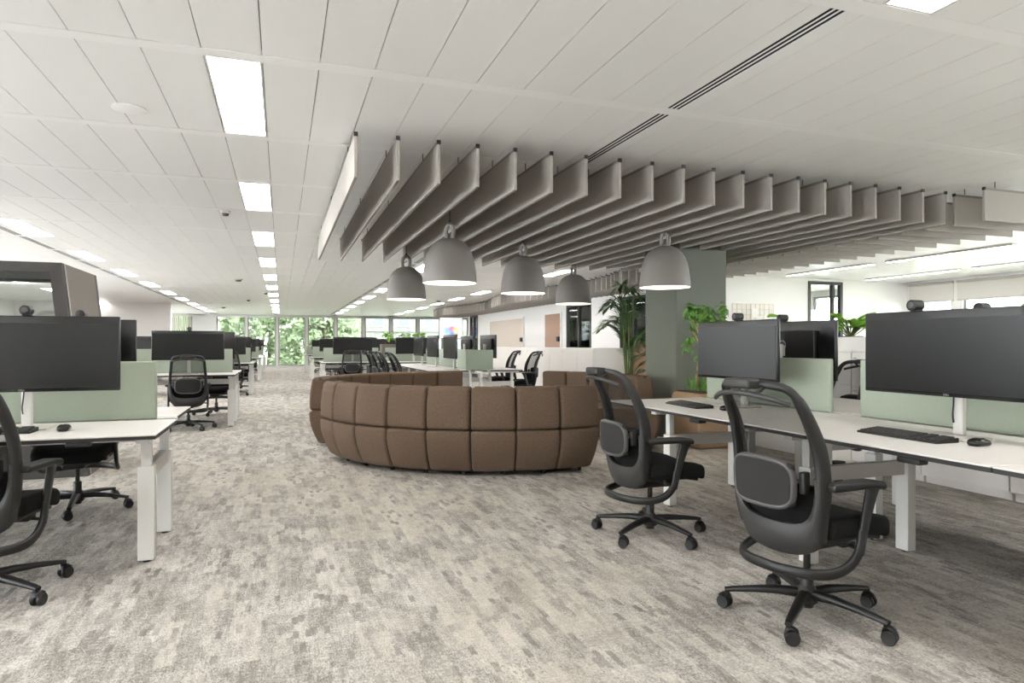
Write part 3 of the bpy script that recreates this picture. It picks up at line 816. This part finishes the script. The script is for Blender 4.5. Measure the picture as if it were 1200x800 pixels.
# left bench beside the aisle
bench('white back to back bench desk with tall legs between the pod and the aisle', (0, 4.84, 0), 0, [(-2.2, -.63), (-3.77, -2.2)], [(-2.2, -.66), (-3.77, -2.2)], [-.705, -2.2], frames_r=[-2.2], half=.86, zf=.72, zr=.72, legs=(-.68, -.08))
divider('olive green felt divider behind the monitor in front of the pod', (-1.44, 4.84), 0, 1.36, .715, 1.09)
divider('olive green felt divider at the desk farther along in front of the pod', (-3.0, 4.84), 0, 1.36, .715, 1.09)
monitor('black ultrawide monitor with V shaped arm in front of the dark pod', (-1.38, 4.45, .72), 0, near=True, lift=.21)
monitor('black monitor back peeking out behind the monitor in front of the pod', (-1.39, 5.0, .72), PI, near=True, lift=.21)
webcam('round black webcam on the monitor in front of the dark pod', -1.36, 4.465, .72+.21+MH, 0)
webcam('black webcam on the monitor turned towards the dark pod', -1.22, 4.985, .72+.21+MH, PI)
keyboard('black keyboard on the desk in front of the pod', -1.50, 4.30, .72, 0)
mouse('black mouse beside the keyboard on the desk in front of the pod', -1.14, 4.32, .72, R(5))

# further rows
def far_row(x0, sgn, n, y, z, where, chairs_f, chairs_r, cam_=False, half=.86):
    sp = [(min(x0+sgn*1.57*k, x0+sgn*1.57*(k+1)), max(x0+sgn*1.57*k, x0+sgn*1.57*(k+1))) for k in range(n)]
    fr_ = [x0+sgn*.07] + [x0+sgn*1.57*k for k in range(1, n)] + [x0+sgn*(1.57*n-.07)]
    bench('white bench desk ' + where, (0, y+half, 0), 0, sp, sp, fr_, half=half, zf=z, zr=z, legs=(-.68, -.10), detail=cam_)
    for k, (a, b) in enumerate(sp):
        g = 'dividers ' + where
        divider('sage felt divider, bench ' + where, ((a+b)/2, y+half), 0, 1.39, z-.02, z+.36, g)
        c = (a+b)/2
        monitor('black monitor, front side of the bench ' + where, (c+sgn*(-.0)+(.12 if sgn < 0 else .0), y+.45, z), 0, 'front monitors ' + where)
        monitor('black monitor, rear side of the bench ' + where, (c+.22, y+half+.38, z), PI, 'rear monitors ' + where)
    for (x, dy, deg) in chairs_f: chair(x, y+dy, deg, 'black office chair, front of the bench ' + where, 'front chairs ' + where)
    for (x, dy, deg) in chairs_r: chair(x, y+2*half+dy, deg, 'black office chair, rear of the bench ' + where, 'rear chairs ' + where)
far_row(-.63, -1, 2, 10.4, .765, 'just beyond the dark pod', [(-1.24, -.02, 96)], [(-1.05, .30, -100), (-2.7, .3, -85)], True)
webcam('small webcam on the monitor just beyond the dark pod', -1.28, 10.86, .765+.2+MH, 0)
far_row(-.63, -1, 2, 16.8, .75, 'second past the pod along the aisle', [(-1.1, -.1, 80)], [(-1.0, .3, -95)])
far_row(-.63, -1, 3, 23.2, .75, 'near the white core wall', [(-1.2, -.1, 95)], [(-1.1, .3, -80)])
far_row(-.63, -1, 3, 29.6, .75, 'by the far windows, on the pod side', [(-1.2, -.1, 85)], [(-1.3, .3, -95)])
far_row(.92, 1, 2, 16.9, .745, 'first behind the sofas along the aisle', [(1.62, -.1, 88)], [(1.7, .3, -95)])
far_row(.92, 1, 2, 23.3, .75, 'second behind the sofas along the aisle', [(1.7, -.1, 95)], [(1.7, .3, -85)])
far_row(.92, 1, 3, 29.6, .75, 'by the far windows, on the sofa side', [(1.6, -.1, 85), (3.3, -.1, 100)], [(1.8, .3, -95)])

# bench running away behind the sofas
YB = [(-12.87, -11.4), (-14.34, -12.87), (-15.81, -14.34)]
bench('white bench desk running away from the sofas towards the far planter', (3.27, 0, 0), RC, YB, YB, [-11.5, -12.87, -14.34, -15.7], half=.86, zf=.74, zr=.74, legs=(-.68, -.10), detail=False)
divider('grey green end divider facing the sofas at the head of the bench', (3.30, 11.36), 0, .5, .745, 1.10)
for k, (a, b) in enumerate(YB):
    c = -(a+b)/2; w_ = 'on the bench running away from the sofas'
    divider('sage felt divider ' + w_, (3.27, c), RC, 1.3, .72, 1.10, 'dividers ' + w_)
    monitor('black monitor with bright reflections ' + w_, (2.86, c-.35, .74), RC+R(3), 'aisle side monitors ' + w_, w=.80)
    monitor('black monitor turned to the white lockers ' + w_, (3.68, c-.1, .74), RC+PI+R(4), 'locker side monitors ' + w_, w=.80)
for y, a in ((11.95, 5), (13.2, -4), (14.35, 8), (15.45, 0)): chair(2.12, y, a, 'black mesh office chair on the aisle side of the bench behind the sofas', 'aisle side chairs of the bench behind the sofas')
for y, a in ((12.75, 185), (14.1, 176)): chair(4.62, y, a, 'black mesh office chair between the bench and the white lockers', 'chairs by the white lockers')

# ================================================================ curved sofas
SCX, SCY, SR = 2.36, 7.58, 2.0
def sofa(label, a0, n, seg=12.0, back=True, rin=.75, zs=.425, rout=None, dx=0, dy=0):
    ro = rout or SR; SCX, SCY = 2.36+dx, 7.58+dy
    am = R(a0+n*seg/2); ox, oy = SCX+ro*math.cos(am), SCY+ro*math.sin(am)
    t = thing('curved_sofa' if back else 'curved_ottoman', label, 'sofa' if back else 'ottoman', (ox, oy, 0))
    for k in range(n):
        ac = R(a0+(k+.5)*seg); w = ro*R(seg)-.006
        def low(x, y, z):
            f = max(0, (zs-z)/(zs-.07)); b = .10*f*f + .03*max(0, (z-.33)/.1)**2*.4
            rr = ro+y
            if y > -rin/2: rr -= b
            else: rr += b*.8
            e = 1.0
            if k == 0 and x < -w*.3: e = 1-.10*f*f
            if k == n-1 and x > w*.3: e = 1-.10*f*f
            a = ac+x*e/ro
            return (SCX+rr*math.cos(a)-ox, SCY+rr*math.sin(a)-oy, z)
        MB().rbox(-w/2, w/2, -rin, 0, .045, zs, .03, 3, low, 4).build('seat_cushion', M_sofa, t, 180)
        if back:
            def upp(x, y, z):
                f = (z-zs)/(.81-zs); rr = ro+y-.012-.035*f*f+ .008*math.sin(PI*min(1, max(0, f)))
                if y < -.12: rr += .05*f
                a = ac+x/ro
                return (SCX+rr*math.cos(a)-ox, SCY+rr*math.sin(a)-oy, z)
            MB().rbox(-w/2, w/2, -.25, 0, zs+.004, .812, .035, 3, upp, 4).build('back_cushion', M_sofa, t, 180)
        for rr in (ro-.22, ro-rin+.2):
            a = ac+R(seg)*.28
            MB().cyl((SCX+rr*math.cos(a)-ox, SCY+rr*math.sin(a)-oy, 0), (SCX+rr*math.cos(a)-ox, SCY+rr*math.sin(a)-oy, .05), .02, .024, 10).build('foot', M_black, t, 40)
    return t
sofa('brown curved sofa with tufted square panels, its back towards the open carpet', -173.0, 8)
sofa('brown curved sofa facing the one with its back to the carpet, next to the aisle', 82, 7, dx=-.13, dy=.03)
sofa('brown curved sofa in front of the white lockers and the sage column', -11, 5)
sofa('low brown curved ottoman without back beside the column planter', -40, 2, back=False, rin=.62, zs=.50, rout=1.97)

# ================================================================ ceiling baffles
ZB, ZT = 2.375, 2.665
def baffle(label, group, x, y, length, along):
    t = thing('acoustic_baffle', label, 'baffle', (x, y, ZB), 0 if along == 'y' else -PI/2, group)
    l = round(length, 2)
    put('felt_panel', shared(('baffle_panel', l), lambda: MB().rbox(-.012, .012, 0, l, 0, ZT-ZB, .003, 1), M_felt), t)
    rl = put('rail', shared(('baffle_rail', l), lambda: MB().box(-.008, .008, .012, l-.012, ZT-ZB+.001, ZT-ZB+.024), M_raill), t)
    for e in (0, l): put('end_cap', shared(('baffle_cap', e > 0), lambda: MB().box(-.014, .014, -.004 if e == 0 else -.012, .012 if e == 0 else .004, ZT-ZB+.001, ZT-ZB+.03), M_rail), rl, (0, e, 0))
    for f in (.12, .5, .88): put('hanger', shared(('baffle_hanger',), lambda: MB().cyl((0, 0, ZT-ZB+.031), (0, 0, HC-ZB-.001), .004, n=6), M_rail), t, (0, l*f, 0))
    return t
for k in range(20):
    x = .495+.2977*k
    lb, g = 'grey felt ceiling baffle in the straight block above the sofas', 'straight baffles above the sofas'
    if k == 0: lb, g = 'grey felt ceiling baffle, the outermost of the straight block, next to the aisle lights', None
    if 4.60 < x < 5.40:
        baffle('shorter grey felt baffle ending in front of the sage column', 'baffles stopping before the column', x, 4.82, 2.33, 'y')
        baffle('shorter grey felt baffle starting behind the sage column', 'baffles continuing behind the column', x, 8.0, 1.74, 'y')
    else: baffle(lb, g, x, 4.82, 4.92, 'y')
for k in range(83):
    y = 4.57+.3*k
    if y < 12: xl = 6.32; lb, g = 'grey felt ceiling baffle running crosswise between the column and the meeting room wall', 'crosswise baffles beside the straight block'
    else: xl = round((6.42+.26*math.sin((y-12)*.72))/.04)*.04; lb, g = 'grey felt ceiling baffle in the wavy row along the corridor wall', 'wavy row of baffles along the corridor'
    baffle(lb, g, xl, y, 7.58-xl, 'x')

# ================================================================ pendant lamps
def pendant(label, x, y, zb=1.805, dia=.54, rz=0):
    t = thing('pendant_lamp', label, 'pendant lamp', (x, y, zb), rz)
    k = dia/.54
    prof = [(.264, .0), (.270, .0), (.267, .05), (.260, .12), (.250, .19), (.235, .26), (.211, .32), (.175, .375), (.128, .415), (.07, .438), (.024, .445), (.001, .446)]
    inn = [(.2638, .0), (.261, .05), (.254, .12), (.244, .188), (.229, .256), (.205, .315), (.169, .368), (.122, .407), (.066, .429), (.001, .436)]
    MB().lathe([(a*k, b*k) for a, b in prof], 48, caps=False).build('shade', M_lamp, t, 60)
    MB().lathe([(a*k, b*k) for a, b in inn], 48, caps=False).build('shade_lining', M_lampi, t, 60, fixn=False)
    MB().lathe([(.17*k, .10*k), (.20*k, .115*k), (.20*k, .125*k), (.10*k, .13*k)], 36).build('diffuser', M_bulb, t, 40)
    MB().tube(spline([(0, -.042*k, .43*k), (0, -.05*k, .49*k), (0, -.046*k, .545*k), (0, 0, .59*k), (0, .046*k, .545*k), (0, .05*k, .49*k), (0, .042*k, .43*k)], 5), .021*k, n=12, up=(1, 0, 0)).build('handle', M_lamp, t, 180)
    MB().cyl((0, 0, .56*k), (0, 0, HC-zb), .005, n=8).build('cord', M_black, t)
    MB().tube([(0, 0, .565*k), (0, 0, .62*k)], .010, n=8).build('cord_grip', M_black, t)
    return t
pendant('large grey bell pendant hanging over the sofa back nearest the open carpet', 1.58, 6.5, rz=R(30))
pendant('grey bell pendant hanging over the sofa next to the aisle', 1.60, 9.07, rz=R(75))
pendant('grey bell pendant in the middle of the five, above the sofa circle', 2.73, 7.53, rz=R(15))
pendant('grey bell pendant hanging in front of the corridor glass door', 4.16, 9.25, rz=R(5))
pendant('grey bell pendant hanging in front of the sage column', 3.88, 6.25, rz=R(20))

# ================================================================ plants
def leaf_quad(mb, p, d, n, l, w, droop=.2):
    """pointed leaf of six corners with a fold"""
    d = d.normalized(); s = d.cross(n)
    if s.length < 1e-4: s = d.orthogonal()
    s.normalize(); n = s.cross(d)
    m = p+d*l*.45; tip = p+d*l-n*l*droop
    mb.add([p, m+s*w-n*w*.3, tip, m-s*w-n*w*.3, m+n*w*.15], [(0, 1, 4), (1, 2, 4), (2, 3, 4), (3, 0, 4)])
rp = random.Random(3)
def palm(label, x, y, h):
    t = thing('potted_palm', label, 'plant', (x, y, 0))
    pot = MB().lathe([(.20, 0), (.23, .02), (.26, .50), (.26, .54), (.24, .545), (.235, .50), (.02, .49)], 32).build('planter', M_tan, t, 40)
    MB().lathe([(.232, .49), (.232, .505), (.01, .515)], 24).build('soil', M_soil, pot, 60)
    n = 17
    for k in range(n):
        a = k*2.4+rp.uniform(-.3, .3); q = ((k*7) % n)/(n-1); hh = .85+(h-.85)*q**.8; out = (.34-.20*q)*rp.uniform(.8, 1.2)
        ca, sa = math.cos(a), math.sin(a)
        pth = spline([(.03*ca, .03*sa, .5), (.06*ca, .06*sa, .5+(hh-.5)*.45), (out*.45*ca, out*.45*sa, .5+(hh-.5)*.78), (out*ca, out*sa, hh-.04), (out*1.55*ca, out*1.55*sa, hh), (out*2.1*ca, out*2.1*sa, hh-.06)], 5)
        m_ = len(pth)
        f = MB().tube(pth, [.010-.008*i/m_ for i in range(m_)], n=5).build('frond_stem', M_stemg, t, 180)
        lf = MB()
        for i in range(9, m_):
            tg = (pth[i]-pth[i-1]).normalized(); sd = tg.cross(Vector((0, 0, 1))).normalized(); fr_ = (i-9)/(m_-9)
            for s in (-1, 1):
                for q in (0, .5):
                    p = pth[i]-tg*q*(pth[i]-pth[i-1]).length
                    leaf_quad(lf, p, sd*s*.75+tg*.8+Vector((0, 0, .1)), Vector((0, 0, 1)), .26*(1-.5*fr_)+rp.uniform(-.03, .03), .010, .25)
        o = lf.build('leaflets', M_leafd, f, fixn=False); o['kind'] = 'stuff'
    return t
palm('dark green kentia palm in a tan planter behind the sage column', 4.80, 8.72, 2.05)
def bush(label, x, y):
    t = thing('potted_shrub', label, 'plant', (x, y, 0))
    pot = MB().rbox(-.33, .33, -.30, .30, 0, .63, .06, 4, None, 2).build('planter', M_tan, t, 60)
    MB().rbox(-.27, .27, -.24, .24, .625, .642, .006, 1).build('soil', M_soil, pot)
    st = MB()
    for k in range(9):
        bx_, by = rp.uniform(-.14, .12), rp.uniform(-.12, .12); hh = rp.uniform(1.25, 1.5)
        s = MB().tube(spline([(bx_, by, .63), (bx_*1.1+rp.uniform(-.03, .03), by, .9), (bx_*.8+rp.uniform(-.05, .05), by*.9, 1.15), (bx_*1.6, by*1.5, hh)], 4), .011, n=6).build('stem', M_stem, t, 180)
    lf = MB()
    def cluster(c, r, num):
        for q in range(num):
            d = Vector((rp.gauss(0, 1), rp.gauss(0, 1), rp.gauss(.2, .8))).normalized(); p = c+d*r*rp.uniform(.2, 1)
            ax = (d+Vector((0, 0, .5))).normalized(); u = ax.orthogonal().normalized(); v = ax.cross(u)
            for m_ in range(7):
                a = m_*2*PI/7; leaf_quad(lf, p, u*math.cos(a)+v*math.sin(a)-ax*.25, ax, rp.uniform(.035, .062), .009, .2)
    for k in range(16):
        a = rp.uniform(0, 2*PI); r = rp.uniform(.05, .26)
        cluster(Vector((math.cos(a)*r, math.sin(a)*r, rp.uniform(1.36, 1.62))), .12, 16)
    for c in ((-.28, -.05, 1.25), (-.22, .1, 1.15), (.2, 0, 1.2), (-.18, -.1, 1.02), (.1, .1, 1.0)): cluster(Vector(c), .09, 10)
    for k in range(130):
        p = Vector((rp.uniform(-.2, .2), rp.uniform(-.18, .18), .635)); d = Vector((rp.gauss(0, .35), rp.gauss(0, .35), 1)); leaf_quad(lf, p, d, Vector((1, 0, 0)), rp.uniform(.10, .24), .010, .15)
    o = lf.build('foliage', M_leafm, t, fixn=False); o['kind'] = 'stuff'
    return t
bush('bushy green shrub with bare tan stems in a tan planter before the sage column', 4.80, 6.78)
def broadleaf(label, x, y, z, n, h, group=None, spread=.2):
    t = thing('broadleaf_plant', label, 'plant', (x, y, z), 0, group)
    MB().rbox(-.09, .09, -.09, .09, 0, .06, .01, 1).build('root_pot', M_soil, t)
    lf = MB(); 
    rows = []
    for i in range(7):
        f = i/6; w = .055*math.sin(PI*min(1, f*.9+.08))**.8+.001
        rows.append([(f*.17, -w, .012-.05*f*f), (f*.17, -w*.5, -.002-.05*f*f), (f*.17, 0, -.008-.05*f*f), (f*.17, w*.5, -.002-.05*f*f), (f*.17, w, .012-.05*f*f)])
    lm = shared(('leaf_blade',), lambda: MB().grid(rows), M_leafl, 180)
    for k in range(n):
        a = k*2.39+rp.uniform(-.4, .4); r = spread*rp.uniform(.2, 1); hh = h*rp.uniform(.35, 1)
        p = Vector((math.cos(a)*r, math.sin(a)*r, hh))
        s = MB().tube(spline([(0, 0, .05), (p.x*.3, p.y*.3, hh*.5), p], 4), .005, n=5).build('stalk', M_stemg, t, 180)
        o = put('leaf', lm, s, p); o.rotation_euler = (rp.uniform(-.4, .4), rp.uniform(-.7, .3), a+rp.uniform(-.5, .5))
    return t

# ================================================================ storage cabinets
def storage(name, label, x0, x1, y0, y1, z1, face, rows_, m, group=None, cat='cabinet', topm=None):
    cx, cy = (x0+x1)/2, (y0+y1)/2
    t = thing(name, label, cat, (cx, cy, 0), 0, group); hx, hy = (x1-x0)/2-.002, (y1-y0)/2-.002
    MB().box(-hx, hx, -hy, hy, .06, z1-.02).build('carcass', m, t)
    MB().box(-hx+.03, hx-.03, -hy+.01, hy-.01, 0, .058).build('plinth', m, t)
    MB().rbox(-hx-.012 if face == '-x' else -hx, hx, -hy-(.012 if face == '-y' else 0), hy, z1-.0195, z1, .003, 1).build('top', topm or m, t)
    for (a, b) in rows_:
        if face == '-x': d = MB().rbox(-hx-.019, -hx-.001, -hy+.003, hy-.003, a+.002, b-.002, .002, 1)
        else: d = MB().rbox(-hx+.003, hx-.003, -hy-.019, -hy-.001, a+.002, b-.002, .002, 1)
        d = d.build('door', m, t)
        if face == '-x': MB().box(-hx-.0225, -hx-.0195, hy-.06, hy-.02, b-.06, b-.045).build('lock', M_metalg, d)
        else: MB().box(hx-.06, hx-.02, -hy-.0225, -hy-.0195, b-.06, b-.045).build('lock', M_metalg, d)
    return t
for k in range(7):
    y0 = 1.35+.75*k
    storage('storage_cabinet', 'white storage cabinet in the row behind the desks with large monitors', 5.27, 5.72, y0, y0+.75, 1.14, '-x', [(.07, .80), (.80, 1.115)], M_cab, 'white storage cabinets behind the desks with large monitors')
tg = thing('planter_trough', 'long white planter trough on top of the storage cabinets', 'planter', (5.495, 3.975, 1.14))
MB().box(-.21, .21, -2.6, 2.6, 0, .02).box(-.21, -.19, -2.6, 2.6, .02, .13).box(.19, .21, -2.6, 2.6, .02, .13).box(-.19, .19, -2.6, -2.58, .02, .13).box(-.19, .19, 2.58, 2.6, .02, .13).build('trough', M_cab, tg)
MB().box(-.188, .188, -2.578, 2.578, .021, .08).build('soil', M_soil, tg)
broadleaf('bright green broadleaf plant in the trough between the two large monitors', 5.45, 5.30, 1.221, 26, .25, None, .16)
broadleaf('green plant with one tall pale leaf in the trough near the shrub', 5.45, 6.30, 1.221, 9, .30, None, .1)
broadleaf('bright green broadleaf plant in the trough behind the white pole monitor', 5.45, 3.6, 1.221, 16, .22, None, .1)
for k in range(9):
    y0 = 12.75+.8*k
    storage('locker', 'low white locker unit in the row under the corridor wall', 6.2, 7.1, y0, y0+.8, 1.11, '-x', [(.07, .58), (.58, 1.085)], M_cab, 'white lockers along the corridor wall', 'locker')
storage('side_cabinet', 'tan wooden cabinet beside the white lockers, behind the palm', 7.12, 7.68, 12.28, 12.74, 1.26, '-y', [(.07, 1.235)], M_wood)
storage('side_cabinet', 'pale planter cabinet at the end of the bench, far plants on top', 2.75, 4.15, 19.6, 20.05, 1.20, '-y', [(.07, .62), (.62, 1.17)], M_podt)
for k in range(3): broadleaf('leafy green plant on the planter cabinet beyond the far bench', 2.98+.46*k, 19.8, 1.2, 18, .32, 'plants on the far planter cabinet', .07)

# ================================================================ meeting pod
pod = thing('meeting_pod', 'dark grey meeting pod with leaning taupe sides behind the left desk', 'pod', (-3.02, 7.6, 0))
PH = 1.93; yf, yr = -.6, .6
def px(z, side, inset=0): return side*(1.36-.21*z/PH-inset)
def frame_slab(y0, y1, zs_, m, nm):
    mb = MB()
    ins, zt, zb = .10, PH-.09, .55
    def ring(y): return [(px(0, -1), y, 0), (px(0, 1), y, 0), (px(PH, 1), y, PH), (px(PH, -1), y, PH)], [(px(zb, -1, ins), y, zb), (px(zb, 1, ins), y, zb), (px(zt, 1, ins), y, zt), (px(zt, -1, ins), y, zt)]
    o0, i0 = ring(y0); o1, i1 = ring(y1)
    vs = o0+i0+o1+i1; fs = []
    for k in range(4):
        l = (k+1) % 4
        fs += [(k, l, 4+l, 4+k), (8+k, 12+k, 12+l, 8+l), (k, 8+k, 8+l, l), (4+k, 4+l, 12+l, 12+k)]
    mb.add(vs, fs); p = mb.build(nm, m, pod)
    g = MB(); yc = (y0+y1)/2
    g.add([(x+(0), y, z) for y in (yc-.005, yc+.005) for (x, _, z) in i0], [(0, 1, 2, 3), (7, 6, 5, 4), (0, 4, 5, 1), (1, 5, 6, 2), (2, 6, 7, 3), (3, 7, 4, 0)]).build('pane', M_glass, p)
frame_slab(yf, yf+.08, None, M_podd, 'front_frame'); frame_slab(yr-.08, yr, None, M_podd, 'rear_frame')
for s in (-1, 1):
    MB().add([(px(0, s), yf+.082, .0), (px(0, s), yr-.082, .0), (px(PH, s), yr-.082, PH), (px(PH, s), yf+.082, PH), (px(0, s, .06), yf+.082, .0), (px(0, s, .06), yr-.082, .0), (px(PH, s, .06), yr-.082, PH-.002), (px(PH, s, .06), yf+.082, PH-.002)],
        [(0, 1, 2, 3), (7, 6, 5, 4), (0, 4, 5, 1), (1, 5, 6, 2), (2, 6, 7, 3), (3, 7, 4, 0)]).build('side_wall', M_podt, pod)
    MB().tube([(px(0, s)+s*.004, yf+.081, 0), (px(PH, s)+s*.004, yf+.081, PH)], .005, n=6).build('edge_trim', M_metalg, pod)
MB().box(px(PH, -1, .062), px(PH, 1, .062), yf+.082, yr-.082, PH-.06, PH-.003).build('roof', M_podd, pod)
MB().box(px(0, -1, .065), px(0, 1, .065), yf+.082, yr-.082, 0, .05).build('floor_panel', M_podd, pod)
for s in (-1, 1):
    st = MB().rbox(-.40, .0, -.42, .42, .05, .45, .05, 3, lambda x, y, z: (s*(x+.98), y, z)).build('bench_seat', M_metalg, pod, 180)
    MB().rbox(.002, .24, -.42, .42, .05, 1.51, .09, 4, lambda x, y, z: (s*(x+.98-.12*z/1.5), y, z), 2).build('seat_back', M_metalg, st, 180)
tb = MB().rbox(-.28, .28, -.35, .35, .71, .735, .008, 2).build('tabletop', M_white, pod, 50)
MB().lathe([(.2, .051), (.2, .063), (.03, .07), (.03, .708)], 24).build('pedestal', M_metalg, tb, 40)

# ================================================================ odds and ends
t = thing('memo_board', 'pale wire grid memo board with paper notes on the white wall', 'memo board', (10.26, 12.77, 1.62))
mb = MB()
for k in range(10): x = -.57+1.14*k/9; mb.cyl((x, 0, 0), (x, 0, .5), .008, n=6)
for k in range(5): z = .5*k/4; mb.cyl((-.57, -.006, z), (.57, -.006, z), .008, n=6)
mb.build('wire_grid', M_wire, t)
for (x, z, w, h) in ((-.05, .18, .16, .22), (.08, .08, .12, .14), (.3, .15, .1, .1)): MB().box(x, x+w, -.02, -.016, z, z+h).build('note', M_paper, t)

def blob_screen():
    m = mat('screen_picture', (1, 1, 1, 1), .4, var=0)
    nt = m.node_tree; N = nt.nodes; L = nt.links; p = N['Principled BSDF']
    tc = N.new('ShaderNodeTexCoord'); cur = None
    for (cx, cz, r, col) in ((-.15, .30, .26, (.25, .6, .95, 1)), (.05, .38, .2, (.95, .25, .5, 1)), (.22, .34, .2, (.98, .85, .4, 1)), (.06, .16, .17, (.1, .3, .9, 1)), (.28, .14, .12, (.95, .6, .35, 1))):
        v = N.new('ShaderNodeVectorMath'); v.operation = 'DISTANCE'; v.inputs[1].default_value = (cx, -.0252, cz); L.new(tc.outputs['Object'], v.inputs[0])
        r_ = N.new('ShaderNodeMapRange'); r_.interpolation_type = 'SMOOTHSTEP'; r_.inputs['From Min'].default_value = r*.35; r_.inputs['From Max'].default_value = r; r_.inputs['To Min'].default_value = .85; r_.inputs['To Max'].default_value = 0
        L.new(v.outputs['Value'], r_.inputs['Value'])
        mx = N.new('ShaderNodeMix'); mx.data_type = 'RGBA'; L.new(r_.outputs[0], mx.inputs['Factor']); mx.inputs['B'].default_value = col
        if cur is None: mx.inputs['A'].default_value = (.92, .94, .96, 1)
        else: L.new(cur, mx.inputs['A'])
        cur = mx.outputs['Result']
    L.new(cur, p.inputs['Base Color']); L.new(cur, p.inputs['Emission Color']); p.inputs['Emission Strength'].default_value = .22
    return m
t = thing('display_screen', 'large display on a stand showing soft colourful spots on white', 'screen', (7.25, 29.6, 0))
b = MB().box(-.55, .55, -.025, .025, 1.45, 2.50).build('casing', M_mgrey, t)
ds = MB().box(-.53, .53, -.001, .001, -.02, .99).build('picture', blob_screen(), b); ds.location = (0, -.0265, 1.49)
MB().box(-.04, .04, .03, .06, .03, 1.6).build('stand_post', M_black, t); MB().box(-.4, .4, -.25, .25, 0, .03).build('stand_base', M_black, t)
